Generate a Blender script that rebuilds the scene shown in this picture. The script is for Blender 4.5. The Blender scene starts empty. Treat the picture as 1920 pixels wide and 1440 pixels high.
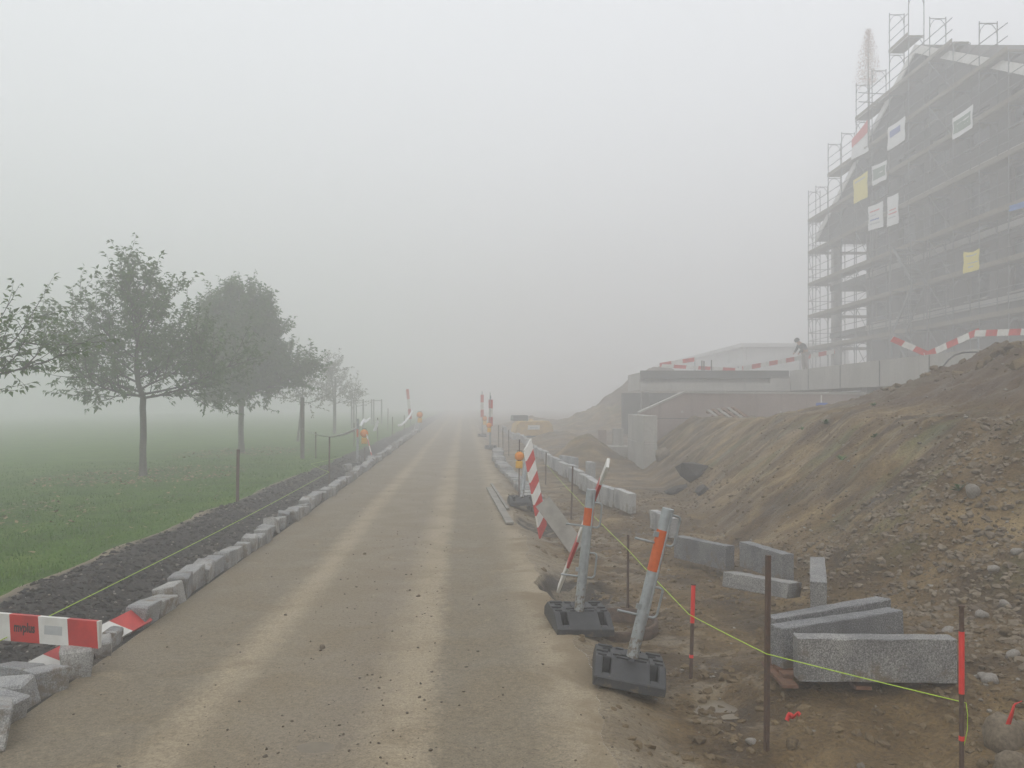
import bpy, bmesh, math, random
import numpy as np
from mathutils import Vector, Matrix, Euler

# ------------------------------------------------------------------ camera, sky, sun, exposure
scene = bpy.context.scene
COL = scene.collection
EYE = 1.65                       # eye height, metres
YAW = math.radians(3.22)         # the camera looks slightly right of the road axis (road runs along +Y)

cam_d = bpy.data.cameras.new('camera')
cam_d.sensor_width = 36.0
cam_d.lens = 30.0
cam_d.shift_y = 0.0198
cam_d.clip_start = 0.1
cam_d.clip_end = 2000.0
cam = bpy.data.objects.new('camera', cam_d)
COL.objects.link(cam)
cam.location = (0, 0, EYE)
cam.rotation_euler = (math.radians(90), 0, -YAW)
scene.camera = cam

SUN_EL, SUN_AZ = math.radians(48), math.radians(205)
world = bpy.data.worlds.new('World')
scene.world = world
world.use_nodes = True
wn, wl = world.node_tree.nodes, world.node_tree.links
wn.clear()
w_out = wn.new('ShaderNodeOutputWorld')
w_bg = wn.new('ShaderNodeBackground')
w_sky = wn.new('ShaderNodeTexSky')
w_sky.sky_type = 'NISHITA'
w_sky.sun_disc = False
w_sky.sun_elevation = SUN_EL
w_sky.sun_rotation = SUN_AZ
w_sky.dust_density = 5.0
w_sky.ozone_density = 1.0
w_mix = wn.new('ShaderNodeMix')
w_mix.data_type = 'RGBA'
w_mix.inputs[0].default_value = 0.86          # closed cloud layer over the clear sky
wl.new(w_sky.outputs[0], w_mix.inputs[6])
w_mix.inputs[7].default_value = (12.3, 12.6, 13.1, 1)
wl.new(w_mix.outputs[2], w_bg.inputs[0])
w_bg.inputs[1].default_value = 0.103
wl.new(w_bg.outputs[0], w_out.inputs[0])

sun_d = bpy.data.lights.new('sun', 'SUN')
sun_d.energy = 0.6
sun_d.angle = math.radians(60)
sun_d.color = (1.0, 0.97, 0.92)
sun = bpy.data.objects.new('sun', sun_d)
COL.objects.link(sun)
sd = Vector((math.sin(SUN_AZ) * math.cos(SUN_EL), math.cos(SUN_AZ) * math.cos(SUN_EL), math.sin(SUN_EL)))
sun.rotation_euler = sd.to_track_quat('Z', 'Y').to_euler()
sun.location = (0, 0, 60)

scene.render.engine = 'CYCLES'
scene.view_settings.view_transform = 'Standard'
scene.view_settings.look = 'None'
scene.view_settings.exposure = 0.0
scene.view_settings.gamma = 1.0
scene.view_settings.use_curve_mapping = False
cy = scene.cycles
cy.use_denoising = True
cy.max_bounces = 8
cy.diffuse_bounces = 2
cy.volume_bounces = 4
cy.transparent_max_bounces = 8
cy.use_adaptive_sampling = True
cy.adaptive_threshold = 0.01
cy.sample_clamp_indirect = 4.0
cy.caustics_reflective = False
cy.caustics_refractive = False

FOG_DENSITY = 0.0212

# ------------------------------------------------------------------ helpers
rng = np.random.default_rng(11)
random.seed(5)
R = math.radians
CA, SA = math.cos(YAW), math.sin(YAW)


def cw(xc, zc):
    """metres right of / ahead of the camera -> world x, y"""
    return (xc * CA + zc * SA, zc * CA - xc * SA)


def gp(bx, by, h=0.0):
    """image pixel (column, row) of a point at height h -> world x, y"""
    zc = 1600.0 * (EYE - h) / (by - 758.0)
    return cw((bx - 960.0) / 1600.0 * zc, zc)


def dp(bx, by, zc):
    """image pixel with an estimated camera depth -> world point"""
    x, y = cw((bx - 960.0) / 1600.0 * zc, zc)
    return Vector((x, y, EYE + (758.0 - by) / 1600.0 * zc))


def _hash(ix, iy, seed):
    n = (ix.astype(np.int64) * 374761393 + iy.astype(np.int64) * 668265263 + seed * 1442695041) & 0xFFFFFFFF
    n = ((n ^ (n >> 13)) * 1274126177) & 0xFFFFFFFF
    n = n ^ (n >> 16)
    return (n & 0xFFFF) / 65535.0


def vnoise(x, y, seed=0):
    x = np.asarray(x, float); y = np.asarray(y, float)
    ix = np.floor(x); iy = np.floor(y)
    fx = x - ix; fy = y - iy
    fx = fx * fx * (3 - 2 * fx); fy = fy * fy * (3 - 2 * fy)
    a = _hash(ix, iy, seed); b = _hash(ix + 1, iy, seed)
    c = _hash(ix, iy + 1, seed); d = _hash(ix + 1, iy + 1, seed)
    return (a * (1 - fx) + b * fx) * (1 - fy) + (c * (1 - fx) + d * fx) * fy


def fbm(x, y, octv=4, seed=0, gain=0.5):
    s = 0; amp = 1; tot = 0
    for o in range(octv):
        s = s + amp * (vnoise(x, y, seed + o * 17) - 0.5) * 2
        tot += amp
        x = x * 2.03 + 7.1; y = y * 2.03 - 3.3; amp *= gain
    return s / tot


def sstep(a, b, x):
    t = np.clip((x - a) / (b - a), 0, 1)
    return t * t * (3 - 2 * t)


# ---- terrain shape
def kerb_x(y):
    return -2.33 - 0.004 * np.clip(np.asarray(y, float) - 5, 0, 40)


def lawn_x(y):
    y = np.asarray(y, float)
    return -4.02 + 0.012 * np.clip(y - 5, 0, 30) + 0.16 * fbm(y * 0.9, y * 0 + 3, 3, 5)


def road_x(y):
    y = np.asarray(y, float)
    return 0.76 + 0.16 * fbm(y * 0.9, y * 0 + 9, 5, 8, 0.65) - 0.16 * np.exp(-((y - 7.9) / 0.5) ** 2) - 0.12 * np.exp(-((y - 12.0) / 0.9) ** 2) + 0.004 * np.clip(y - 14, 0, 40)


def rise(y):
    return 0.0045 * np.clip(np.asarray(y, float) - 20, 0, 60)


def terrain(x, y):
    x = np.asarray(x, float); y = np.asarray(y, float)
    x, y = np.broadcast_arrays(x, y)
    h = np.zeros_like(x) + rise(y)
    kx, lx, rx = kerb_x(y), lawn_x(y), road_x(y)
    # carriageway: slight ruts
    inroad = (x > kx) & (x < rx)
    rut = -0.020 * np.exp(-((x + 0.72) / 0.13) ** 2 - ((y - 4.18) / 0.10) ** 2) - 0.014 * np.exp(-((x + 1.75) / 0.26) ** 2) - 0.014 * np.exp(-((x - 0.1) / 0.24) ** 2)
    edge = np.clip(np.minimum(x - kx, rx - x) / 0.15, 0, 1)
    h = h + np.where(inroad, (rut + 0.003 * fbm(x * 1.3, y * 0.9, 3, 2)) * edge, 0)
    # verge of asphalt millings: a shallow trench
    t = np.clip((x - lx) / (kx - lx), 0, 1)
    inv = (x >= lx) & (x <= kx)
    vh = -0.10 * np.sin(np.pi * np.clip((t - 0.35) / 0.65, 0, 1)) + 0.05 * np.sin(np.pi * np.clip(t / 0.45, 0, 1)) + 0.035 * fbm(x * 3.1, y * 3.1, 4, 21) * np.sin(np.pi * t)
    h = h + np.where(inv, vh, 0)
    # lawn
    d = np.clip(lx - x, 0, 400)
    lh = -0.024 * np.clip(d, 0, 8) - 0.010 * np.clip(d - 8, 0, 60) + 0.03 * fbm(x * 0.35, y * 0.35, 3, 31) * np.clip(d, 0, 1)
    h = h + np.where(x < lx, np.maximum(lh, -6), 0)
    # right hand earthworks
    r = np.clip(x - rx, 0, 400)
    toe = np.interp(y, [-5, 4, 6, 7.5, 10, 14, 20, 24], [5.0, 4.7, 4.1, 3.05, 3.25, 3.85, 4.45, 4.9])
    crest = np.interp(y, [-5, 4, 6.5, 8, 10, 16, 22, 25], [7.4, 7.0, 6.1, 5.4, 5.35, 6.2, 6.6, 6.8])
    H = np.interp(y, [-5, 5, 10, 16, 22, 25, 26.5], [1.6, 1.55, 1.5, 1.45, 1.38, 1.36, 0.0])
    tr = -0.13 * sstep(0.0, 0.45, r) * (1 - 0.55 * sstep(1.6, 2.4, r) * sstep(9, 6, y))
    s = np.clip((x - toe) / (crest - toe), 0, 1)
    slope = H * (0.80 * s + 0.20 * sstep(0, 1, s))
    # fan of gravel in front of the bank on the right
    fan = 0.26 * sstep(1.9, 4.6, x) * sstep(8.2, 5.6, y)
    fan = fan + 0.13 * np.exp(-((x - 2.2) / 0.65) ** 2 - ((y - 5.15) / 0.5) ** 2)
    # spoil heap on the bench
    cx = 9.0 + 0.0 * y
    ridge = np.interp(y, [4, 9, 12, 14.5, 17, 18.6, 19.6], [1.3, 1.5, 1.42, 1.0, 0.45, 0.2, 0.0])
    heap = ridge * np.exp(-((x - cx) / 2.1) ** 2) * (1 + 0.22 * fbm(x * 1.1, y * 1.1, 4, 41))
    heap = heap * sstep(26.0, 20.0, y)
    # far spoil heaps
    far = 3.5 * np.exp(-((x - 12.0) / 4.6) ** 2 - ((y - 50) / 6.0) ** 2)
    far = far + 0.75 * np.exp(-((x - 3.7) / 0.9) ** 2 - ((y - 25.5) / 1.6) ** 2)
    far = far + 0.55 * np.exp(-((x - 4.2) / 1.5) ** 2 - ((y - 36.0) / 3.5) ** 2)
    far = far + 0.7 * np.exp(-((x - 4.6) / 2.0) ** 2 - ((y - 58.0) / 4.0) ** 2)
    far = far * (1 + 0.25 * fbm(x * 0.9, y * 0.9, 4, 43))
    streak = fbm((x * 0.9 + y * 0.2) * 0.9, (y * 0.95 - x * 0.25) * 3.4, 5, 51, 0.6)
    lump = fbm(x * 2.6, y * 2.6, 5, 61, 0.6)
    rough = np.where(r > 0, 1, 0) * sstep(0.0, 0.5, r)
    onslope = np.clip(s * 4, 0, 1)
    fine = fbm(x * 9.0, y * 9.0, 3, 71, 0.6) * sstep(20, 10, y)
    detail = rough * (0.042 * lump + 0.105 * streak * onslope + 0.022 * fine + 0.05 * fbm(x * 1.2, y * 1.2, 3, 77) * sstep(0.6, 1.6, r))
    detail = detail + np.clip(heap + far, 0, 1) * 0.12 * fbm(x * 2.2, y * 2.2, 4, 81, 0.6)
    # undermined hole beside the carriageway
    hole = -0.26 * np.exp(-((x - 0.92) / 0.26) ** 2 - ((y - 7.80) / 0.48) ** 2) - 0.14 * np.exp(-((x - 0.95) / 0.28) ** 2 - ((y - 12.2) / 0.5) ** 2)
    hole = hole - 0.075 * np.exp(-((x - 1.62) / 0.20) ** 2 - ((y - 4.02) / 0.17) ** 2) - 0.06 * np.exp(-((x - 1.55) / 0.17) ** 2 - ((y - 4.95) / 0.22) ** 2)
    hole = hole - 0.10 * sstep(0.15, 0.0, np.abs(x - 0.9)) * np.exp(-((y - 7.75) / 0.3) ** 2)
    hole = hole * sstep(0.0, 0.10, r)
    far = far - 0.55 * np.exp(-((x - 3.3) / 1.6) ** 2 - ((y - 44.0) / 2.5) ** 2)
    h = h + np.where(r > 0, (tr + slope + fan * (1 - s) + heap + far + detail + hole) * np.where(x > 60, 1, 1), 0)
    return h


def tz(x, y):
    return float(terrain(np.array([x]), np.array([y]))[0])


# ---- materials
MATS = {}


def new_mat(name):
    m = bpy.data.materials.new(name)
    m.use_nodes = True
    n = m.node_tree.nodes
    b = n['Principled BSDF']
    MATS[name] = m
    return m, n, m.node_tree.links, b


def noise_node(n, l, scale, detail=4, rough=0.55, coord='Object', vec=None, dist=0.0):
    t = n.new('ShaderNodeTexNoise')
    t.inputs['Scale'].default_value = scale
    t.inputs['Detail'].default_value = detail
    t.inputs['Roughness'].default_value = rough
    t.inputs['Distortion'].default_value = dist
    if vec is None:
        tc = n.new('ShaderNodeTexCoord')
        vec = tc.outputs[coord]
    l.new(vec, t.inputs['Vector'])
    return t


def ramp_node(n, l, fac, stops):
    r = n.new('ShaderNodeValToRGB')
    el = r.color_ramp.elements
    while len(el) < len(stops):
        el.new(0.5)
    for e, (p, c) in zip(el, stops):
        e.position = p
        e.color = (*c, 1) if len(c) == 3 else c
    l.new(fac, r.inputs[0])
    return r


def mix_node(n, l, fac, a, b, mode='MIX'):
    m = n.new('ShaderNodeMix')
    m.data_type = 'RGBA'
    m.blend_type = mode
    if isinstance(fac, (int, float)):
        m.inputs[0].default_value = fac
    else:
        l.new(fac, m.inputs[0])
    for s, v in ((6, a), (7, b)):
        if isinstance(v, tuple):
            m.inputs[s].default_value = (*v, 1)
        else:
            l.new(v, m.inputs[s])
    return m.outputs[2]


def bump_node(n, l, height, strength, dist, bsdf):
    b = n.new('ShaderNodeBump')
    b.inputs['Strength'].default_value = strength
    b.inputs['Distance'].default_value = dist
    l.new(height, b.inputs['Height'])
    l.new(b.outputs[0], bsdf.inputs['Normal'])
    return b


def simple(name, ca, cb=None, scale=6.0, rough=0.7, bump=0.0, bscale=None, metal=0.0, detail=5, lo=0.35, hi=0.65, coord='Object', spec=0.4):
    m, n, l, b = new_mat(name)
    b.inputs['Roughness'].default_value = rough
    b.inputs['Metallic'].default_value = metal
    b.inputs['Specular IOR Level'].default_value = spec
    if cb is None:
        cb = tuple(c * 0.75 for c in ca)
    t = noise_node(n, l, scale, detail, 0.6, coord)
    rp = ramp_node(n, l, t.outputs[0], [(lo, ca), (hi, cb)])
    l.new(rp.outputs[0], b.inputs['Base Color'])
    if bump:
        t2 = noise_node(n, l, bscale or scale * 4, 4, 0.6, coord)
        bump_node(n, l, t2.outputs[0], bump, 0.02, b)
    return m


# ---- mesh building
class MB:
    """collects shapes; build() links them as ONE mesh object"""

    def __init__(self):
        self.v, self.f, self.m, self.s = [], [], [], []

    def add(self, vs, fs, mi=0, M=None, smooth=False):
        o = len(self.v)
        for p in vs:
            p = Vector(p)
            self.v.append(M @ p if M is not None else p)
        for f in fs:
            self.f.append(tuple(i + o for i in f)); self.m.append(mi); self.s.append(smooth)
        return self

    def box(self, c, s, mi=0, M=None, rot=None):
        x, y, z = s[0] / 2, s[1] / 2, s[2] / 2
        vs = [Vector((a, b, d)) for a in (-x, x) for b in (-y, y) for d in (-z, z)]
        if rot is not None:
            e = Euler(rot).to_matrix()
            vs = [e @ p for p in vs]
        vs = [p + Vector(c) for p in vs]
        return self.add(vs, [(0, 1, 3, 2), (4, 6, 7, 5), (0, 4, 5, 1), (2, 3, 7, 6), (0, 2, 6, 4), (1, 5, 7, 3)], mi, M)

    def prism(self, poly, h0, h1, axis='x', mi=0, M=None):
        """polygon (a,b) extruded along axis from h0 to h1"""
        def P(a, b, h):
            return {'x': (h, a, b), 'y': (a, h, b), 'z': (a, b, h)}[axis]
        k = len(poly)
        vs = [P(a, b, h0) for a, b in poly] + [P(a, b, h1) for a, b in poly]
        fs = [tuple(range(k))[::-1], tuple(range(k, 2 * k))] + [(i, (i + 1) % k, k + (i + 1) % k, k + i) for i in range(k)]
        return self.add(vs, fs, mi, M)

    def tube(self, pts, r, n=8, mi=0, M=None, cap=True, smooth=True):
        pts = [Vector(p) for p in pts]
        rs = list(r) if hasattr(r, '__len__') else [r] * len(pts)
        rings, ref = [], None
        for i, p in enumerate(pts):
            d = (pts[min(i + 1, len(pts) - 1)] - pts[max(i - 1, 0)])
            d = d.normalized() if d.length > 1e-9 else Vector((0, 0, 1))
            if ref is None:
                ref = Vector((1, 0, 0)) if abs(d.x) < 0.8 else Vector((0, 1, 0))
            u = (ref - d * ref.dot(d)).normalized(); w = d.cross(u); ref = u
            rings.append([p + (u * math.cos(6.28318 * k / n) + w * math.sin(6.28318 * k / n)) * rs[i] for k in range(n)])
        vs = [q for g in rings for q in g]
        fs = []
        for i in range(len(pts) - 1):
            for k in range(n):
                a, b = i * n + k, i * n + (k + 1) % n
                fs.append((a, b, b + n, a + n))
        self.add(vs, fs, mi, M, smooth)
        if cap:
            self.add(rings[0], [tuple(range(n))[::-1]], mi, M)
            self.add(rings[-1], [tuple(range(n))], mi, M)
        return self

    def lathe(self, prof, n=20, mi=0, M=None, smooth=True):
        vs = [(r * math.cos(6.28318 * k / n), r * math.sin(6.28318 * k / n), z) for r, z in prof for k in range(n)]
        fs = [(i * n + k, i * n + (k + 1) % n, (i + 1) * n + (k + 1) % n, (i + 1) * n + k) for i in range(len(prof) - 1) for k in range(n)]
        return self.add(vs, fs, mi, M, smooth)

    def mesh(self, name, mats):
        me = bpy.data.meshes.new(name)
        me.from_pydata([tuple(p) for p in self.v], [], self.f)
        for m in (mats if isinstance(mats, (list, tuple)) else [mats]):
            me.materials.append(m)
        me.polygons.foreach_set('material_index', self.m)
        me.polygons.foreach_set('use_smooth', self.s)
        me.update()
        return me

    def build(self, name, mats, parent=None, bevel=0.0):
        me = self.mesh(name, mats)
        if bevel:
            bev(me, bevel)
        return link(name, me, parent)


def bev(me, w, seg=1):
    bm = bmesh.new(); bm.from_mesh(me)
    bmesh.ops.remove_doubles(bm, verts=bm.verts, dist=1e-5)
    bmesh.ops.bevel(bm, geom=list(bm.edges), offset=w, segments=seg, affect='EDGES', profile=0.6, clamp_overlap=True)
    bm.normal_update(); bm.to_mesh(me); bm.free()


def link(name, data, parent=None, loc=None, rot=None):
    o = bpy.data.objects.new(name, data)
    COL.objects.link(o)
    if parent is not None:
        o.parent = parent
    if loc is not None:
        o.location = loc
    if rot is not None:
        o.rotation_euler = rot
    return o


def np_mesh(name, V, F, mat, smooth=False):
    me = bpy.data.meshes.new(name)
    me.from_pydata(V.tolist() if isinstance(V, np.ndarray) else V, [], F.tolist() if isinstance(F, np.ndarray) else F)
    for m in (mat if isinstance(mat, (list, tuple)) else [mat]):
        me.materials.append(m)
    if smooth:
        me.polygons.foreach_set('use_smooth', [True] * len(me.polygons))
    me.update()
    return me


def tag(o, label=None, cat=None, group=None, kind=None):
    if label: o['label'] = label
    if cat: o['category'] = cat
    if group: o['group'] = group
    if kind: o['kind'] = kind
    elif cat: o['kind'] = 'thing'
    return o


def empty(name, loc=(0, 0, 0), rot=(0, 0, 0)):
    return link(name, None, None, loc, rot)


def copy_tree(o, parent=None):
    c = o.copy(); COL.objects.link(c); c.parent = parent
    for ch in list(o.children):
        copy_tree(ch, c)
    return c


def lumps(n_or_pts, sizes, mat, name, seed=0, squash=0.7, sink=0.3, ico=1):
    """many small stones/clods as one mesh; pts (N,3), sizes (N,)"""
    rg = np.random.default_rng(seed)
    bm = bmesh.new(); bmesh.ops.create_icosphere(bm, subdivisions=ico, radius=1.0)
    bv = np.array([v.co[:] for v in bm.verts]); bf = np.array([[v.index for v in f.verts] for f in bm.faces]); bm.free()
    P = np.asarray(n_or_pts, float); N = len(P); k = len(bv)
    S = np.asarray(sizes, float)
    jit = 1 + 0.32 * (rg.random((N, k)) - 0.5) * 2
    V = bv[None] * jit[..., None]
    sc = np.stack([0.7 + 0.6 * rg.random(N), 0.7 + 0.6 * rg.random(N), squash * (0.7 + 0.5 * rg.random(N))], 1)
    V = V * sc[:, None, :] * S[:, None, None]
    a = rg.random(N) * 6.283; t = (rg.random(N) - 0.5) * 0.9
    ca, sa, ct, st = np.cos(a), np.sin(a), np.cos(t), np.sin(t)
    x = V[..., 0]; y = V[..., 1] * ct[:, None] - V[..., 2] * st[:, None]; z = V[..., 1] * st[:, None] + V[..., 2] * ct[:, None]
    X = x * ca[:, None] - y * sa[:, None]; Y = x * sa[:, None] + y * ca[:, None]
    V = np.stack([X, Y, z], 2) + P[:, None, :]
    V[..., 2] += (S * squash * (1 - 2 * sink) * 0.5)[:, None]
    F = (bf[None] + (np.arange(N) * k)[:, None, None]).reshape(-1, 3)
    return np_mesh(name, V.reshape(-1, 3), F, mat, smooth=(ico > 1))

# ------------------------------------------------------------------ materials
def sep_xyz(n, l):
    tc = n.new('ShaderNodeTexCoord')
    s = n.new('ShaderNodeSeparateXYZ')
    l.new(tc.outputs['Object'], s.inputs[0])
    return tc, s


def math_node(n, l, op, a, b=None, clamp=False):
    m = n.new('ShaderNodeMath'); m.operation = op; m.use_clamp = clamp
    for i, v in enumerate((a, b)):
        if v is None: continue
        if isinstance(v, (int, float)): m.inputs[i].default_value = v
        else: l.new(v, m.inputs[i])
    return m.outputs[0]


def map_node(n, l, v, a, b, c=0.0, d=1.0):
    m = n.new('ShaderNodeMapRange'); m.interpolation_type = 'SMOOTHSTEP'
    for i, q in enumerate((a, b, c, d)):
        m.inputs[1 + i].default_value = q
    l.new(v, m.inputs[0])
    return m.outputs[0]


SAND = (0.345, 0.284, 0.194)
SAND_D = (0.218, 0.182, 0.126)


def road_colour(n, l):
    tc, s = sep_xyz(n, l)
    mpr = n.new('ShaderNodeMapping'); mpr.inputs['Scale'].default_value = (1, 0.22, 1); l.new(tc.outputs['Object'], mpr.inputs[0])
    wob = noise_node(n, l, 0.8, 4, 0.55, vec=mpr.outputs[0])
    x = math_node(n, l, 'ADD', s.outputs[0], math_node(n, l, 'MULTIPLY', math_node(n, l, 'SUBTRACT', wob.outputs[0], 0.5), 0.22))
    wob2 = noise_node(n, l, 9, 4, 0.65, vec=tc.outputs['Object'])
    x = math_node(n, l, 'ADD', x, math_node(n, l, 'MULTIPLY', math_node(n, l, 'SUBTRACT', wob2.outputs[0], 0.5), 0.26))
    x = math_node(n, l, 'DIVIDE', math_node(n, l, 'ADD', x, 2.6), 4.0)
    mid = (0.248, 0.205, 0.140)
    ramp = ramp_node(n, l, x, [(0.0, mid), (0.09, SAND_D), (0.245, SAND_D), (0.292, SAND), (0.312, SAND), (0.345, mid),
                               (0.50, (0.235, 0.195, 0.140)), (0.560, SAND), (0.592, SAND), (0.622, SAND_D), (0.735, SAND_D), (0.80, SAND), (1.0, (0.32, 0.25, 0.165))])
    big = noise_node(n, l, 1.6, 5, 0.6, vec=tc.outputs['Object'], dist=0.6)
    c = mix_node(n, l, map_node(n, l, big.outputs[0], 0.45, 0.75, 0, 0.7), ramp.outputs[0], (0.232, 0.186, 0.122))
    pale = noise_node(n, l, 3.3, 4, 0.6, vec=tc.outputs['Object'], dist=1.0)
    c = mix_node(n, l, map_node(n, l, pale.outputs[0], 0.60, 0.75, 0, 0.5), c, (0.38, 0.30, 0.19))
    grit = noise_node(n, l, 95, 3, 0.7, vec=tc.outputs['Object'])
    g = ramp_node(n, l, grit.outputs[0], [(0.30, (0.42, 0.41, 0.40)), (0.46, (0.95, 0.95, 0.95)), (0.56, (1, 1, 1)), (0.72, (1.55, 1.52, 1.46))])
    c = mix_node(n, l, 0.85, c, g.outputs[0], 'MULTIPLY')
    grit2 = noise_node(n, l, 34, 3, 0.65, vec=tc.outputs['Object'])
    g2 = ramp_node(n, l, grit2.outputs[0], [(0.32, (0.72, 0.71, 0.70)), (0.5, (1, 1, 1)), (0.70, (1.18, 1.17, 1.15))])
    c = mix_node(n, l, 0.8, c, g2.outputs[0], 'MULTIPLY')
    # damp mud working in from the ragged right edge
    xe = math_node(n, l, 'ADD', s.outputs[0], math_node(n, l, 'MULTIPLY', math_node(n, l, 'SUBTRACT', big.outputs[0], 0.5), 1.3))
    c = mix_node(n, l, map_node(n, l, xe, 0.50, 0.78, 0, 0.75), c, (0.205, 0.156, 0.094))
    return c, tc, grit, big


m, n, l, b = new_mat('road_gravel')
c, tc, grit, big = road_colour(n, l)
l.new(c, b.inputs['Base Color'])
b.inputs['Specular IOR Level'].default_value = 0.25
l.new(map_node(n, l, big.outputs[0], 0.3, 0.7, 0.62, 0.9), b.inputs['Roughness'])
bump_node(n, l, grit.outputs[0], 0.55, 0.012, b)

m, n, l, b = new_mat('earth')
c_road, tc, grit, big = road_colour(n, l)
s = n.new('ShaderNodeSeparateXYZ'); l.new(tc.outputs['Object'], s.inputs[0])
n1 = noise_node(n, l, 1.1, 6, 0.62, vec=tc.outputs['Object'], dist=0.5)
c1 = ramp_node(n, l, n1.outputs[0], [(0.27, (0.034, 0.021, 0.009)), (0.42, (0.098, 0.062, 0.025)), (0.56, (0.172, 0.114, 0.048)), (0.72, (0.315, 0.222, 0.105))])
mp = n.new('ShaderNodeMapping'); mp.inputs['Rotation'].default_value = (0, 0, R(33)); mp.inputs['Scale'].default_value = (0.75, 3.6, 1.2)
l.new(tc.outputs['Object'], mp.inputs[0])
n2 = noise_node(n, l, 1.0, 5, 0.6, vec=mp.outputs[0], dist=0.3)
zslope = map_node(n, l, s.outputs[2], 0.12, 0.55)
st = math_node(n, l, 'MULTIPLY', map_node(n, l, n2.outputs[0], 0.5, 0.72), zslope)
c2 = mix_node(n, l, math_node(n, l, 'MULTIPLY', st, 0.75), c1.outputs[0], (0.36, 0.270, 0.140))
n5 = noise_node(n, l, 0.7, 4, 0.5, vec=mp.outputs[0])
grn = math_node(n, l, 'MULTIPLY', map_node(n, l, n5.outputs[0], 0.52, 0.70), zslope)
c2 = mix_node(n, l, math_node(n, l, 'MULTIPLY', grn, 0.6), c2, (0.120, 0.132, 0.048))
# fresh spoil on the heap is darker, redder soil
heapm = map_node(n, l, s.outputs[2], 1.50, 1.75)
c2 = mix_node(n, l, math_node(n, l, 'MULTIPLY', heapm, 0.75), c2, (0.098, 0.062, 0.036))
# damp pale clay near the carriageway and in the trodden hollow
nb = noise_node(n, l, 1.7, 5, 0.65, vec=tc.outputs['Object'])
xb = math_node(n, l, 'ADD', s.outputs[0], math_node(n, l, 'MULTIPLY', math_node(n, l, 'SUBTRACT', nb.outputs[0], 0.5), 1.5))
c3 = mix_node(n, l, map_node(n, l, xb, 1.35, 0.75), c2, c_road)
sp = noise_node(n, l, 38, 4, 0.7, vec=tc.outputs['Object'])
g = ramp_node(n, l, sp.outputs[0], [(0.28, (0.45, 0.44, 0.42)), (0.5, (1, 1, 1)), (0.74, (1.45, 1.42, 1.38))])
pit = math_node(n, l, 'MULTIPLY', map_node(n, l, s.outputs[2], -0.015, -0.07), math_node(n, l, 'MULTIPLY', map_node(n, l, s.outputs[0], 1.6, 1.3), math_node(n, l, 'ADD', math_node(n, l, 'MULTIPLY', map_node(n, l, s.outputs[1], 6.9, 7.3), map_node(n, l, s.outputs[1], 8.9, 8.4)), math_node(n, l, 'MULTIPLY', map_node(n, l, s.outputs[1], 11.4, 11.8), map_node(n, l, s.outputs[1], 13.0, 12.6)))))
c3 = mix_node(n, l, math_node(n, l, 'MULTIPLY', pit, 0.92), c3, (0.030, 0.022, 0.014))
clay = noise_node(n, l, 2.4, 4, 0.6, vec=tc.outputs['Object'], dist=0.8)
clm = math_node(n, l, 'MULTIPLY', map_node(n, l, clay.outputs[0], 0.50, 0.62), map_node(n, l, s.outputs[0], 2.3, 1.7))
c3 = mix_node(n, l, math_node(n, l, 'MULTIPLY', clm, 0.6), c3, (0.30, 0.245, 0.165))
c4 = mix_node(n, l, 0.85, c3, g.outputs[0], 'MULTIPLY')
vor = n.new('ShaderNodeTexVoronoi'); vor.inputs['Scale'].default_value = 26; l.new(tc.outputs['Object'], vor.inputs['Vector'])
l.new(c4, b.inputs['Base Color'])
l.new(map_node(n, l, nb.outputs[0], 0.35, 0.7, 0.48, 0.92), b.inputs['Roughness'])
b.inputs['Specular IOR Level'].default_value = 0.3
hsum = math_node(n, l, 'ADD', sp.outputs[0], math_node(n, l, 'MULTIPLY', n1.outputs[0], 1.5))
bump_node(n, l, hsum, 0.9, 0.035, b)

m, n, l, b = new_mat('millings_bed')
tc, s = sep_xyz(n, l)
n1 = noise_node(n, l, 30, 5, 0.7, vec=tc.outputs['Object'])
c1 = ramp_node(n, l, n1.outputs[0], [(0.3, (0.010, 0.009, 0.008)), (0.5, (0.030, 0.026, 0.021)), (0.7, (0.085, 0.072, 0.057))])
n2 = noise_node(n, l, 1.3, 4, 0.6, vec=tc.outputs['Object'])
c2 = mix_node(n, l, map_node(n, l, n2.outputs[0], 0.52, 0.7, 0, 0.6), c1.outputs[0], (0.14, 0.115, 0.085))
# trampled clay between the lawn and the millings
xb = math_node(n, l, 'ADD', s.outputs[0], math_node(n, l, 'MULTIPLY', math_node(n, l, 'SUBTRACT', n2.outputs[0], 0.5), 0.6))
c3 = mix_node(n, l, map_node(n, l, xb, -3.72, -3.95), c2, (0.27, 0.215, 0.145))
l.new(c3, b.inputs['Base Color']); b.inputs['Roughness'].default_value = 0.85
bump_node(n, l, n1.outputs[0], 1.0, 0.03, b)

m, n, l, b = new_mat('lawn_soil')
tc, s = sep_xyz(n, l)
n1 = noise_node(n, l, 0.9, 6, 0.65, vec=tc.outputs['Object'])
c1 = ramp_node(n, l, n1.outputs[0], [(0.3, (0.050, 0.112, 0.008)), (0.55, (0.085, 0.172, 0.012)), (0.75, (0.145, 0.220, 0.024))])
n2 = noise_node(n, l, 24, 5, 0.75, vec=tc.outputs['Object'])
g = ramp_node(n, l, n2.outputs[0], [(0.3, (0.45, 0.5, 0.4)), (0.52, (1, 1, 1)), (0.75, (1.35, 1.3, 1.2))])
l.new(mix_node(n, l, 0.9, c1.outputs[0], g.outputs[0], 'MULTIPLY'), b.inputs['Base Color'])
b.inputs['Roughness'].default_value = 0.9; b.inputs['Specular IOR Level'].default_value = 0.15
bump_node(n, l, n2.outputs[0], 0.8, 0.05, b)

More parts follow.
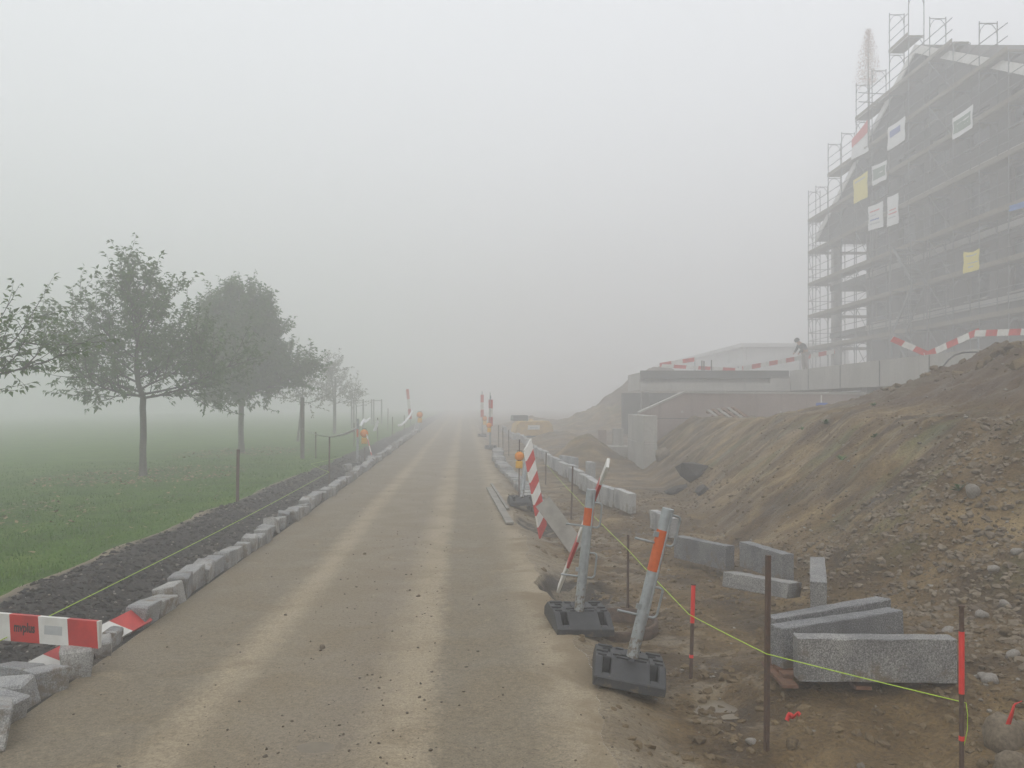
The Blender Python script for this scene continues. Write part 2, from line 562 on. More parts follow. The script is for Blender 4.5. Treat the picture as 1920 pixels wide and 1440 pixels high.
m, n, l, b = new_mat('grass_blade')
tc, s = sep_xyz(n, l)
n1 = noise_node(n, l, 1.2, 5, 0.65, vec=tc.outputs['Object'])
n2 = noise_node(n, l, 60, 2, 0.6, vec=tc.outputs['Object'])
c1 = ramp_node(n, l, n1.outputs[0], [(0.3, (0.052, 0.132, 0.008)), (0.55, (0.095, 0.205, 0.013)), (0.75, (0.170, 0.260, 0.030))])
g = ramp_node(n, l, n2.outputs[0], [(0.3, (0.6, 0.65, 0.5)), (0.55, (1, 1, 1)), (0.75, (1.4, 1.25, 1.3))])
l.new(mix_node(n, l, 1.0, c1.outputs[0], g.outputs[0], 'MULTIPLY'), b.inputs['Base Color'])
b.inputs['Roughness'].default_value = 0.6; b.inputs['Specular IOR Level'].default_value = 0.25


def granite(name, dark, lite, seed):
    m, n, l, b = new_mat(name)
    tc = n.new('ShaderNodeTexCoord')
    oi = n.new('ShaderNodeObjectInfo')
    v = n.new('ShaderNodeVectorMath'); v.operation = 'ADD'
    l.new(tc.outputs['Object'], v.inputs[0])
    cmb = n.new('ShaderNodeCombineXYZ'); l.new(math_node(n, l, 'MULTIPLY', oi.outputs['Random'], 37.0), cmb.inputs[0])
    l.new(cmb.outputs[0], v.inputs[1])
    a = noise_node(n, l, 130, 3, 0.8, vec=v.outputs[0])
    c1 = ramp_node(n, l, a.outputs[0], [(0.34, dark), (0.48, tuple((p + q) / 2 for p, q in zip(dark, lite))), (0.60, lite), (0.72, (0.62, 0.62, 0.61))])
    w = noise_node(n, l, 4, 4, 0.6, vec=v.outputs[0])
    wr = ramp_node(n, l, w.outputs[0], [(0.3, (0.72, 0.72, 0.74)), (0.7, (1.16, 1.15, 1.12))])
    c2 = mix_node(n, l, 1.0, c1.outputs[0], wr.outputs[0], 'MULTIPLY')
    rnd = ramp_node(n, l, oi.outputs['Random'], [(0.0, (0.84, 0.85, 0.87)), (1.0, (1.14, 1.12, 1.08))])
    c3 = mix_node(n, l, 1.0, c2, rnd.outputs[0], 'MULTIPLY')
    sx = n.new('ShaderNodeSeparateXYZ'); l.new(tc.outputs['Object'], sx.inputs[0])
    mu = noise_node(n, l, 7, 5, 0.7, vec=v.outputs[0])
    mz = math_node(n, l, 'SUBTRACT', mu.outputs[0], math_node(n, l, 'MULTIPLY', sx.outputs[2], 0.7))
    c3 = mix_node(n, l, map_node(n, l, mz, 0.44, 0.62, 0, 0.8), c3, (0.16, 0.125, 0.08))
    dp_ = noise_node(n, l, 2.5, 3, 0.5, vec=v.outputs[0])
    c3 = mix_node(n, l, map_node(n, l, dp_.outputs[0], 0.52, 0.66, 0, 0.35), c3, (0.075, 0.077, 0.08))
    l.new(c3, b.inputs['Base Color'])
    b.inputs['Roughness'].default_value = 0.75
    w2 = noise_node(n, l, 26, 4, 0.6, vec=v.outputs[0])
    bump_node(n, l, w2.outputs[0], 0.35, 0.012, b)


granite('granite', (0.145, 0.146, 0.144), (0.43, 0.428, 0.42), 1)
granite('granite_fog_lit', (0.20, 0.205, 0.21), (0.52, 0.525, 0.525), 3)  # lighter granite copy for far slabs, fog light put into the colour
granite('granite_slab', (0.068, 0.068, 0.069), (0.33, 0.328, 0.325), 2)


def concrete(name, ca, cb, streak=True):
    m, n, l, b = new_mat(name)
    tc = n.new('ShaderNodeTexCoord')
    a = noise_node(n, l, 0.8, 6, 0.6, vec=tc.outputs['Object'])
    c = ramp_node(n, l, a.outputs[0], [(0.3, ca), (0.7, cb)]).outputs[0]
    if streak:
        mp = n.new('ShaderNodeMapping'); mp.inputs['Scale'].default_value = (3.5, 3.5, 0.25)
        l.new(tc.outputs['Object'], mp.inputs[0])
        t = noise_node(n, l, 1.5, 4, 0.65, vec=mp.outputs[0])
        c = mix_node(n, l, map_node(n, l, t.outputs[0], 0.5, 0.8, 0, 0.5), c, tuple(v * 0.62 for v in ca))
    f = noise_node(n, l, 20, 4, 0.7, vec=tc.outputs['Object'])
    g = ramp_node(n, l, f.outputs[0], [(0.3, (0.85, 0.85, 0.85)), (0.7, (1.1, 1.1, 1.1))])
    l.new(mix_node(n, l, 1.0, c, g.outputs[0], 'MULTIPLY'), b.inputs['Base Color'])
    b.inputs['Roughness'].default_value = 0.85
    bump_node(n, l, f.outputs[0], 0.3, 0.01, b)


concrete('concrete', (0.35, 0.34, 0.31), (0.47, 0.455, 0.42))
concrete('concrete_warm', (0.27, 0.215, 0.19), (0.37, 0.305, 0.275))
concrete('concrete_fog_pale', (0.50, 0.50, 0.49), (0.60, 0.60, 0.59))  # annex concrete lightened towards the fog, haze put into the colour
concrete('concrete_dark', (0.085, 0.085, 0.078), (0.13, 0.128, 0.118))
concrete('masonry', (0.062, 0.055, 0.046), (0.11, 0.098, 0.082))
concrete('gable_board', (0.062, 0.058, 0.050), (0.095, 0.088, 0.076))
def dirty(name, ca, cb, rough, metal, mud, z0, z1):
    """paint, metal or rubber with dried mud splashed up from the bottom"""
    m, n, l, b = new_mat(name)
    tc, sx = sep_xyz(n, l)
    t = noise_node(n, l, 14, 5, 0.6, vec=tc.outputs['Object'])
    c = ramp_node(n, l, t.outputs[0], [(0.35, ca), (0.65, cb)]).outputs[0]
    q = noise_node(n, l, 26, 5, 0.75, vec=tc.outputs['Object'])
    h = math_node(n, l, 'ADD', map_node(n, l, sx.outputs[2], z1, z0, 0.0, 0.17), math_node(n, l, 'MULTIPLY', q.outputs[0], 0.8))
    k = map_node(n, l, h, 0.50, 0.62)
    c = mix_node(n, l, math_node(n, l, 'MULTIPLY', k, 0.8), c, mud)
    sc_ = noise_node(n, l, 55, 3, 0.7, vec=tc.outputs['Object'])
    c = mix_node(n, l, map_node(n, l, sc_.outputs[0], 0.60, 0.72, 0, 0.5), c, tuple(v * 0.45 for v in ca))
    l.new(c, b.inputs['Base Color'])
    b.inputs['Metallic'].default_value = metal
    l.new(map_node(n, l, k, 0.0, 1.0, rough, 0.92), b.inputs['Roughness'])
    bump_node(n, l, q.outputs[0], 0.25, 0.01, b)


dirty('galvanised', (0.40, 0.43, 0.44), (0.29, 0.31, 0.32), 0.48, 0.3, (0.20, 0.155, 0.10), 0.05, 0.30)
dirty('rubber', (0.040, 0.042, 0.045), (0.022, 0.023, 0.025), 0.6, 0.0, (0.13, 0.105, 0.07), 0.0, 0.12)
dirty('rubber_mud', (0.046, 0.047, 0.049), (0.026, 0.027, 0.029), 0.6, 0.0, (0.15, 0.118, 0.078), -0.02, 0.10)
dirty('orange_band', (0.64, 0.125, 0.016), (0.50, 0.088, 0.012), 0.42, 0.0, (0.24, 0.12, 0.06), 0.0, 0.5)
simple('red_paint', (0.58, 0.050, 0.040), (0.42, 0.038, 0.034), 7, 0.42)
simple('white_paint', (0.74, 0.73, 0.69), (0.60, 0.585, 0.54), 6, 0.45)
simple('red_fluo', (0.85, 0.06, 0.045), (0.70, 0.045, 0.04), 9, 0.5)
simple('print_dark', (0.055, 0.030, 0.026), (0.035, 0.022, 0.020), 30, 0.6)
simple('sticker_grey', (0.50, 0.51, 0.50), (0.42, 0.43, 0.43), 12, 0.6)
simple('rusty_steel', (0.085, 0.058, 0.044), (0.125, 0.075, 0.050), 30, 0.7, 0.3)
simple('rust_ring', (0.14, 0.095, 0.065), (0.075, 0.055, 0.042), 16, 0.8, 0.5)
simple('wood_grey', (0.30, 0.28, 0.245), (0.20, 0.185, 0.16), 5, 0.8, 0.3, 30)
simple('wood_red', (0.20, 0.10, 0.055), (0.12, 0.07, 0.045), 14, 0.8, 0.4)
simple('wood_post', (0.15, 0.135, 0.11), (0.095, 0.085, 0.07), 10, 0.85, 0.4)
simple('deck_wood', (0.22, 0.19, 0.135), (0.15, 0.13, 0.095), 3, 0.8)
simple('scaffold_steel', (0.20, 0.205, 0.20), (0.14, 0.145, 0.14), 8, 0.5, metal=0.3)
simple('bark', (0.135, 0.118, 0.092), (0.080, 0.070, 0.056), 18, 0.9, 0.6, 40)
simple('twig', (0.070, 0.055, 0.042), (0.045, 0.036, 0.030), 10, 0.9)
simple('string', (0.50, 0.72, 0.06), (0.42, 0.62, 0.05), 20, 0.6)
simple('tape_white', (0.80, 0.80, 0.80), (0.66, 0.66, 0.67), 3, 0.4)
simple('lens_orange', (0.85, 0.30, 0.02), (0.70, 0.22, 0.015), 12, 0.25)
simple('battery_yellow', (0.80, 0.46, 0.03), (0.62, 0.34, 0.03), 8, 0.45)
simple('machine_yellow', (0.58, 0.37, 0.08), (0.44, 0.28, 0.07), 5, 0.45)
simple('machine_dark', (0.05, 0.052, 0.055), (0.03, 0.03, 0.032), 5, 0.6)
simple('banner_yellow', (0.78, 0.66, 0.10), (0.70, 0.58, 0.09), 2, 0.6)
simple('banner_white', (0.80, 0.80, 0.79), (0.72, 0.72, 0.71), 2, 0.6)
simple('banner_red', (0.62, 0.07, 0.06), (0.55, 0.06, 0.05), 2, 0.6)
simple('banner_green', (0.15, 0.22, 0.16), (0.19, 0.25, 0.19), 3, 0.6)
simple('banner_blue', (0.10, 0.15, 0.42), (0.08, 0.12, 0.36), 3, 0.6)
simple('tarp_blue', (0.06, 0.19, 0.50), (0.05, 0.15, 0.42), 4, 0.5)
simple('sign_blue', (0.05, 0.13, 0.48), (0.045, 0.11, 0.42), 4, 0.45)
simple('roof_tile', (0.105, 0.090, 0.080), (0.070, 0.062, 0.056), 4, 0.75, 0.4, 12)
simple('glass_dark', (0.030, 0.034, 0.038), (0.022, 0.025, 0.028), 2, 0.12)
simple('ribbon_straw', (0.62, 0.50, 0.42), (0.60, 0.42, 0.36), 1.5, 0.8)
simple('larch', (0.46, 0.38, 0.30), (0.40, 0.34, 0.24), 2, 0.8)
simple('stone_pale', (0.34, 0.31, 0.27), (0.22, 0.20, 0.175), 5, 0.8, 0.4, 30)
simple('stone_brown', (0.24, 0.195, 0.135), (0.135, 0.104, 0.070), 5, 0.85, 0.5, 25)
simple('asphalt_chunk', (0.050, 0.047, 0.043), (0.085, 0.078, 0.068), 9, 0.9, 0.6, 40)
simple('clod', (0.205, 0.148, 0.078), (0.108, 0.076, 0.040), 2.5, 0.9, 0.6, 60)
simple('pebble_grey', (0.30, 0.275, 0.235), (0.15, 0.125, 0.095), 3.0, 0.75, 0.3, 60, lo=0.42, hi=0.58)
simple('milling', (0.019, 0.017, 0.015), (0.070, 0.058, 0.046), 7, 0.8, 0.5, 60, lo=0.42, hi=0.68)
simple('crumb_dark', (0.060, 0.047, 0.034), (0.14, 0.11, 0.075), 5, 0.9)
simple('fallen_leaf', (0.36, 0.27, 0.13), (0.22, 0.13, 0.06), 9, 0.7, lo=0.45, hi=0.55)
simple('weed', (0.060, 0.135, 0.030), (0.10, 0.17, 0.045), 8, 0.55)
simple('cloth_dark', (0.018, 0.020, 0.024), (0.028, 0.028, 0.032), 9, 0.9)
simple('cloth_trousers', (0.30, 0.26, 0.24), (0.22, 0.19, 0.18), 6, 0.9)
simple('skin', (0.42, 0.25, 0.18), (0.38, 0.22, 0.16), 6, 0.6)
simple('cable_black', (0.03, 0.03, 0.03), (0.02, 0.02, 0.02), 6, 0.5)


def leaf_mat(name, ca, cb, cc):
    m, n, l, b = new_mat(name)
    tc = n.new('ShaderNodeTexCoord')
    a = noise_node(n, l, 9, 3, 0.7, vec=tc.outputs['Object'])
    c = ramp_node(n, l, a.outputs[0], [(0.32, ca), (0.55, cb), (0.74, cc)])
    l.new(c.outputs[0], b.inputs['Base Color'])
    b.inputs['Roughness'].default_value = 0.5
    b.inputs['Specular IOR Level'].default_value = 0.3
    tr = n.new('ShaderNodeBsdfTranslucent'); l.new(c.outputs[0], tr.inputs['Color'])
    ms = n.new('ShaderNodeMixShader'); ms.inputs[0].default_value = 0.30
    out = n['Material Output']
    l.new(b.outputs[0], ms.inputs[1]); l.new(tr.outputs[0], ms.inputs[2]); l.new(ms.outputs[0], out.inputs['Surface'])


leaf_mat('leaf_green', (0.045, 0.105, 0.012), (0.080, 0.150, 0.020), (0.145, 0.185, 0.038))
leaf_mat('leaf_autumn', (0.075, 0.085, 0.030), (0.120, 0.115, 0.045), (0.170, 0.130, 0.055))
M = MATS

# water in the ruts
m, n, l, b = new_mat('muddy_water')
tc = n.new('ShaderNodeTexCoord')
a = noise_node(n, l, 6, 4, 0.6, vec=tc.outputs['Object'])
l.new(ramp_node(n, l, a.outputs[0], [(0.35, (0.16, 0.122, 0.068)), (0.65, (0.11, 0.082, 0.045))]).outputs[0], b.inputs['Base Color'])
b.inputs['Roughness'].default_value = 0.3
b.inputs['Specular IOR Level'].default_value = 0.4

# ------------------------------------------------------------------ the ground
rows = np.concatenate([np.arange(-40, 0, 4.0), np.arange(0, 3, 0.3), np.arange(3, 14, 0.05), np.arange(14, 30, 0.13), np.arange(30, 62, 0.5), np.arange(62, 201, 6.0)])


def sheet(name, cols_fn, ncol, mat, zoff=0.0):
    X = np.stack([cols_fn(rows, t) for t in ncol], 1)
    Y = np.repeat(rows[:, None], X.shape[1], 1)
    Z = terrain(X, Y) + zoff
    nr, nc = X.shape
    V = np.stack([X, Y, Z], 2).reshape(-1, 3)
    i = (np.arange(nr - 1)[:, None] * nc + np.arange(nc - 1)[None]).reshape(-1)
    F = np.stack([i, i + 1, i + nc + 1, i + nc], 1)
    o = link(name, np_mesh(name, V, F, mat, True))
    o['kind'] = 'structure'
    return o


EPS = 1e-4
road = sheet('road', lambda y, t: (kerb_x(y) + EPS) * (1 - t) + (road_x(y) - EPS) * t, np.linspace(0, 1, 60), M['road_gravel'])
tag(road, 'damp sandy gravel road with two worn wheel tracks', 'road', kind='structure')
verge = sheet('verge', lambda y, t: (lawn_x(y) + EPS) * (1 - t) + (kerb_x(y) - EPS) * t, np.linspace(0, 1, 40), M['millings_bed'])
tag(verge, 'strip of dark asphalt millings between lawn and granite kerb', 'verge', kind='structure')
lt = np.concatenate([[0, 0.1, 0.2, 0.4, 0.7, 1.0], np.arange(1.5, 12, 0.5), np.arange(12, 40, 2), np.arange(40, 141, 12)])[::-1]
lawn = sheet('lawn', lambda y, t: lawn_x(y) - EPS - t, lt, M['lawn_soil'])
tag(lawn, 'green lawn falling away into the fog', 'lawn', kind='structure')
et = np.concatenate([np.arange(0, 8.4, 0.05), np.arange(8.4, 13, 0.15), np.arange(13, 30, 1.0), np.arange(30, 140, 10)])
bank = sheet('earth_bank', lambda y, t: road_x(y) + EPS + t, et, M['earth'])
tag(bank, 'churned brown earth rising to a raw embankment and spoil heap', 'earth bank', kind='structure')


def scatter(n, xr, yr, seed, dens=None):
    rg = np.random.default_rng(seed)
    x = xr[0] + (xr[1] - xr[0]) * rg.random(n)
    y = yr[0] + (yr[1] - yr[0]) * rg.random(n) ** 1.7
    if dens is not None:
        k = rg.random(n) < dens(x, y)
        x, y = x[k], y[k]
    return x, y, terrain(x, y)


# puddles in the trodden hollow: level sheets that meet the ground at their own shoreline
def puddle(cx, cy, level, rad, label):
    k = 28
    z = tz(cx, cy) + level
    o = link('puddle', np_mesh('puddle', [(cx, cy, z)] + [(cx + rad * math.cos(6.28318 * i / k), cy + rad * math.sin(6.28318 * i / k), z) for i in range(k)], [(0, i + 1, (i + 1) % k + 1) for i in range(k)], M['muddy_water']))
    tag(o, label, 'puddle', kind='structure')


PUD = ((-0.72, 4.18, 0.008, 0.20, 'shallow grey wet patch in the middle of the road at the bottom'), (1.62, 4.02, 0.034, 0.26, 'small ochre puddle at the foot of the thin dark stake'), (1.50, 4.93, 0.016, 0.18, 'pale muddy puddle beside the tilted rubber base'))
for q in PUD:
    puddle(*q)

# grass, real blades on the near lawn
x, y, z = scatter(150000, (-15, -3.75), (5.5, 27), 4, lambda x, y: np.clip((lawn_x(y) - x + 0.06) * 6, 0, 1) * np.clip(1.25 - y / 26, 0.1, 1) * np.clip(1.4 + (x + 3.8) / 12, 0.1, 1))
N = len(x)
rg = np.random.default_rng(9)
hgt = 0.016 + 0.05 * rg.random(N) * (0.25 + 1.3 * vnoise(x * 1.6, y * 1.6, 5) ** 2 + 0.5 * vnoise(x * 7, y * 7, 6) ** 3); wid = (0.0022 + 0.0025 * rg.random(N)) * (1 + y / 12)
az = rg.random(N) * 6.283; ln = (rg.random((N, 2)) - 0.5) * 0.05
P = np.stack([x, y, z - 0.004], 1)
dx = np.stack([np.cos(az) * wid, np.sin(az) * wid, 0 * az], 1)
tip = P + np.stack([ln[:, 0], ln[:, 1], hgt], 1)
V = np.stack([P - dx, P + dx, tip], 1).reshape(-1, 3)
o = link('grass', np_mesh('grass', V, np.arange(3 * N).reshape(-1, 3), M['grass_blade']))
tag(o, 'short green mown grass of the lawn', 'grass', kind='stuff')


def flat_leaves(name, x, y, z, size, mat, seed):
    rg = np.random.default_rng(seed); N = len(x)
    a = rg.random(N) * 6.283
    u = np.stack([np.cos(a), np.sin(a), (rg.random(N) - 0.5) * 0.7], 1); w = np.stack([-np.sin(a), np.cos(a), (rg.random(N) - 0.5) * 0.7], 1)
    P = np.stack([x, y, z + 0.03], 1); s = size[:, None]
    V = np.stack([P - u * s, P + w * s * 0.55, P + u * s + np.array([0, 0, 0.012]), P - w * s * 0.55], 1).reshape(-1, 3)
    return np_mesh(name, V, np.arange(4 * N).reshape(-1, 4), mat)


lx_, ly_ = [], []
for ty, cnt in ((12.6, 260), (21.2, 620), (30.3, 420)):
    ang = rg.random(cnt) * 6.283; rr = 2.4 * np.sqrt(rg.random(cnt))
    lx_.append(-7.8 + rr * np.cos(ang)); ly_.append(ty + rr * np.sin(ang) * 1.2)
lx_.append(-4.1 - 9 * rg.random(220)); ly_.append(6 + 15 * rg.random(220))
lx_ = np.concatenate(lx_); ly_ = np.concatenate(ly_)
k = lx_ < lawn_x(ly_); lx_, ly_ = lx_[k], ly_[k]
o = link('fallen_leaves', flat_leaves('fallen_leaves', lx_, ly_, terrain(lx_, ly_), 0.03 + 0.035 * rg.random(len(lx_)), M['fallen_leaf'], 6))
tag(o, 'scatter of brown and yellow fallen leaves on the lawn', 'leaves', kind='stuff')

# asphalt millings on the verge
x, y, z = scatter(15000, (-4.05, -2.45), (4.4, 26), 14, lambda x, y: sstep(0.06, 0.32, (x - lawn_x(y)) + 0.1 * fbm(x * 4, y * 4, 2, 3)) * np.clip(1.3 - y / 26, 0.25, 1))
sz = 0.006 + 0.021 * np.random.default_rng(2).random(len(x)) ** 2.2 * (1 + y / 40)
o = link('millings', lumps(np.stack([x, y, z], 1), sz, M['milling'], 'millings', 3))
tag(o, 'loose dark asphalt crumbs heaped along the verge', 'rubble', kind='stuff')
x, y, z = scatter(900, (-4.0, -2.5), (4.4, 24), 15, lambda x, y: sstep(0.1, 0.4, x - lawn_x(y)))
o = link('pebbles', lumps(np.stack([x, y, z], 1), 0.008 + 0.014 * np.random.default_rng(3).random(len(x)) ** 2, M['pebble_grey'], 'pebbles', 5))
tag(o, 'pale pebbles mixed into the dark millings', 'pebbles', kind='stuff')
# crumbs on the carriageway
x, y, z = scatter(2600, (-2.3, 0.9), (3.6, 22), 16, lambda x, y: np.clip(0.25 + 0.9 * np.exp(-((x + 0.75) / 0.5) ** 2) + sstep(0.35, 0.7, x) * 1.0, 0, 1) * (0.35 + 0.65 * (vnoise(x * 1.8, y * 1.8, 9) > 0.45)))
o = link('crumbs', lumps(np.stack([x, y, z], 1), 0.003 + 0.009 * np.random.default_rng(4).random(len(x)) ** 3, M['crumb_dark'], 'crumbs', 6))
tag(o, 'dark soil crumbs and grit scattered on the road', 'crumbs', kind='stuff')
# clods and gravel on the earthworks
def bankdens(x, y):
    r = x - road_x(y)
    wet = 1 - np.exp(-((x - 1.6) / 0.24) ** 2 - ((y - 4.45) / 0.75) ** 2) * 0.95
    return wet * np.clip(0.15 + sstep(0.3, 0.8, r), 0, 1) * (0.25 + 0.75 * (vnoise(x * 1.3, y * 1.3, 19) > 0.42))
x, y, z = scatter(26000, (0.8, 6.4), (3.6, 17), 17, bankdens)
sl = np.clip((z - 0.3) / 0.5, 0, 1)
sz = (0.006 + 0.030 * np.random.default_rng(5).random(len(x)) ** 3.2) * (1 - 0.5 * sl)
o = link('clods', lumps(np.stack([x, y, z], 1), sz, M['clod'], 'clods', 8, 0.75, 0.55))
tag(o, 'loose brown clods covering the churned earth', 'clods', kind='stuff')
x, y, z = scatter(15000, (2.2, 5.8), (3.8, 8.8), 18, lambda x, y: sstep(2.9, 4.0, x + 0.5 * fbm(x * 2, y * 2, 3, 6)))
o = link('gravel', lumps(np.stack([x, y, z], 1), 0.006 + 0.036 * np.random.default_rng(6).random(len(x)) ** 2.6, M['stone_brown'], 'gravel', 9, 0.7, 0.5))
tag(o, 'coarse gravel spilling down beside the granite slabs', 'gravel', kind='stuff')
x, y, z = scatter(2600, (0.9, 8.5), (3.8, 20), 20, bankdens)
o = link('pebbles', lumps(np.stack([x, y, z], 1), 0.005 + 0.018 * np.random.default_rng(7).random(len(x)) ** 3, M['pebble_grey'], 'pebbles', 10))
tag(o, 'pale grey pebbles strewn over the earth bank', 'pebbles', kind='stuff')
x, y, z = scatter(2200, (7.4, 11.3), (8, 20), 22)
o = link('soil_lumps', lumps(np.stack([x, y, z], 1), 0.02 + 0.10 * np.random.default_rng(8).random(len(x)) ** 3, M['clod'], 'soil_lumps', 12, 0.8))
tag(o, 'lumpy dark soil of the spoil heap', 'soil', kind='stuff')

# ------------------------------------------------------------------ trees
def make_tree(name, label, x, y, height, clear, radius, seed, dens=1.0, leaf=0.05, mat='leaf_green', trunk_r=0.085, upright=0.5, lean=0.0, group='young trees in a row on the lawn', nl=11):
    rg = random.Random(seed)
    base = Vector((x, y, tz(x, y) - 0.05))
    t = empty(name, base); tag(t, label, 'tree', group)
    wood = MB(); leaves = []

    def leafat(p, d):
        leaves.append((p, d))

    def twig(p, d, L, r, lv):
        """curved shoot with leaves; returns points"""
        k = max(3, int(L / 0.09)); pts = [p.copy()]; dd = d.normalized()
        for i in range(k):
            dd = (dd + Vector((rg.gauss(0, .06), rg.gauss(0, .06), 0.05 * upright + rg.gauss(0, .05)))).normalized()
            pts.append(pts[-1] + dd * (L / k))
        wood.tube(pts, [max(r * (1 - i / (k + 0.6)), 0.0025) for i in range(k + 1)], 4, 0, None, False)
        step = lv
        s = 0.08 * L
        while s < L:
            q = s / L * k; i = min(int(q), k - 1)
            pp = pts[i].lerp(pts[i + 1], q - i)
            leafat(pp, (pts[i + 1] - pts[i]).normalized())
            s += step * rg.uniform(0.6, 1.4)
        for _ in range(2): leafat(pts[-1], dd)
        return pts

    # trunk with a small basal flare
    tp = [Vector((0, 0, 0))]
    for i in range(1, 9):
        tp.append(Vector((rg.gauss(0, .006) + lean * i / 8 * clear, rg.gauss(0, .006), clear * i / 8)))
    tr = [trunk_r * (1.35 if i == 0 else 1.12 if i == 1 else 1.0 - 0.12 * i / 8) for i in range(9)]
    trunk = MB(); trunk.tube(tp, tr, 10)
    top = tp[-1]
    # leader
    lead = [top.copy()]
    for i in range(6):
        lead.append(lead[-1] + Vector((rg.gauss(0, .05), rg.gauss(0, .05), (height - clear) * 0.62 / 6)))
    trunk.tube(lead, [tr[-1] * (1 - i / 7.5) for i in range(7)], 8)
    trunk.build('trunk', M['bark'], t)

    def limb(p, d, L, r, depth):
        k = 7; pts = [p.copy()]; dd = d.normalized()
        for i in range(k):
            dd = (dd + Vector((rg.gauss(0, .07), rg.gauss(0, .07), 0.085 * upright + rg.gauss(0, .05)))).normalized()
            pts.append(pts[-1] + dd * (L / k))
        wood.tube(pts, [max(r * (1 - 0.8 * i / k), 0.004) for i in range(k + 1)], 5, 0, None, False)
        n = max(3, int(L * 9.5 * dens))
        for j in range(n):
            f = rg.uniform(0.08, 1.0) if depth else 0.07 + 0.93 * (j + rg.random()) / n
            i = min(int(f * k), k - 1); q = pts[i].lerp(pts[i + 1], f * k - i)
            ax = (pts[i + 1] - pts[i]).normalized()
            side = Vector((rg.gauss(0, 1), rg.gauss(0, 1), rg.gauss(0, 0.6))); side = (side - ax * side.dot(ax)).normalized()
            d2 = (ax * rg.uniform(0.3, 0.9) + side * rg.uniform(0.5, 1.0) + Vector((0, 0, upright * rg.uniform(-0.25, 1.0)))).normalized()
            if depth == 0 and L > 0.8 and rg.random() < 0.55:
                limb(q, d2, L * rg.uniform(0.35, 0.6) * (1.15 - 0.5 * f), r * 0.45, 1)
            else:
                twig(q, d2, rg.uniform(0.28, 0.66) * (1.0 if dens > 0.6 else 0.8), 0.0065, 0.036 / max(0.5, dens))
        twig(pts[-1], dd, rg.uniform(0.35, 0.65), 0.007, 0.05)

    for i in range(nl):
        f = i / (nl - 1)
        hh = f ** 1.7 * 0.80
        q = lead[min(int(hh * 6), 5)].lerp(lead[min(int(hh * 6) + 1, 6)], hh * 6 - int(hh * 6))
        a = i * 2.39996 + rg.uniform(-.35, .35)
        el = R(2 + 64 * f ** 1.1 + rg.uniform(-7, 7))
        L = radius * (1.02 - 0.42 * f) * rg.uniform(0.82, 1.1)
        d = Vector((math.cos(a) * math.cos(el), math.sin(a) * math.cos(el), math.sin(el)))
        limb(q, d, L, tr[-1] * 0.45 * (1 - 0.4 * f), 0)
    for _ in range(3):
        limb(lead[5], Vector((rg.gauss(0, .3), rg.gauss(0, .3), 1)), (height - clear) * 0.40, 0.022, 1)
    wood.build('branches', M['twig'], t)
    # leaves: folded, drooping blades of six vertices
    N = len(leaves)
    P = np.array([p[:] for p, _ in leaves]); D = np.array([d[:] for _, d in leaves])
    rn = np.random.default_rng(seed)
    rnd = rn.normal(size=(N, 3)); rnd[:, 2] *= 0.5
    A = D * 0.35 + rnd * 0.55 + np.array([0, 0, -0.15]); A /= np.linalg.norm(A, axis=1)[:, None]
    Wv = np.cross(A, rn.normal(size=(N, 3)) * 0.45 + np.array([0, 0, 1.0])); Wv /= np.linalg.norm(Wv, axis=1)[:, None] + 1e-9
    Nn = np.cross(Wv, A)
    S = (leaf * (0.7 + 0.6 * rn.random(N)))[:, None]
    b0 = P + A * S * 0.25
    c1 = b0 + A * S * 0.95 - Nn * S * 0.10
    tip = b0 + A * S * 1.9 - Nn * S * 0.55
    l1 = b0 + A * S * 0.75 + Wv * S * 0.52 + Nn * S * 0.16
    r1 = b0 + A * S * 0.75 - Wv * S * 0.52 + Nn * S * 0.16
    V = np.stack([b0, l1, c1, r1, tip], 1).reshape(-1, 3)
    F = np.array([[0, 2, 1], [0, 3, 2], [1, 2, 4], [2, 3, 4]])
    F = (F[None] + (np.arange(N) * 5)[:, None, None]).reshape(-1, 3)
    c = link('crown', np_mesh('crown', V, F, M[mat]), t)
    return t, N


TREES = []
TREES.append(make_tree('young_tree', 'green leafy tree whose branch tips reach in at the left edge', -7.85, 12.7, 5.3, 2.05, 1.85, 104, 0.7, 0.052, nl=14, upright=0.55))
TREES.append(make_tree('young_tree', 'broad green tree with bare straight trunk, nearest whole tree on the lawn', -7.81, 21.27, 5.3, 1.95, 2.35, 7, 0.78, 0.064, upright=0.62, nl=18))
TREES.append(make_tree('young_tree', 'dense dark green tree just behind the broad nearest tree', -7.77, 30.28, 6.1, 2.15, 2.5, 23, 1.5, 0.064, trunk_r=0.10, upright=0.85, nl=20))
TREES.append(make_tree('young_tree', 'small staked tree with leaning trunk, third in the lawn row', -7.40, 38.5, 3.6, 1.75, 1.15, 31, 0.7, 0.05, 'leaf_autumn', 0.05, 0.5, lean=0.10, nl=8))
TREES.append(make_tree('young_tree', 'pale yellowing staked tree fading into the fog behind the dark tree', -7.07, 46.97, 4.4, 1.7, 1.6, 47, 0.8, 0.06, 'leaf_autumn', 0.06, 0.6, nl=9))
TREES.append(make_tree('young_tree', 'sparse sapling between three stakes, nearly lost in fog', -6.95, 55.6, 3.4, 1.5, 0.8, 53, 0.4, 0.06, 'leaf_autumn', 0.045, 0.6, nl=5))
print('leaves', [n_ for _, n_ in TREES])


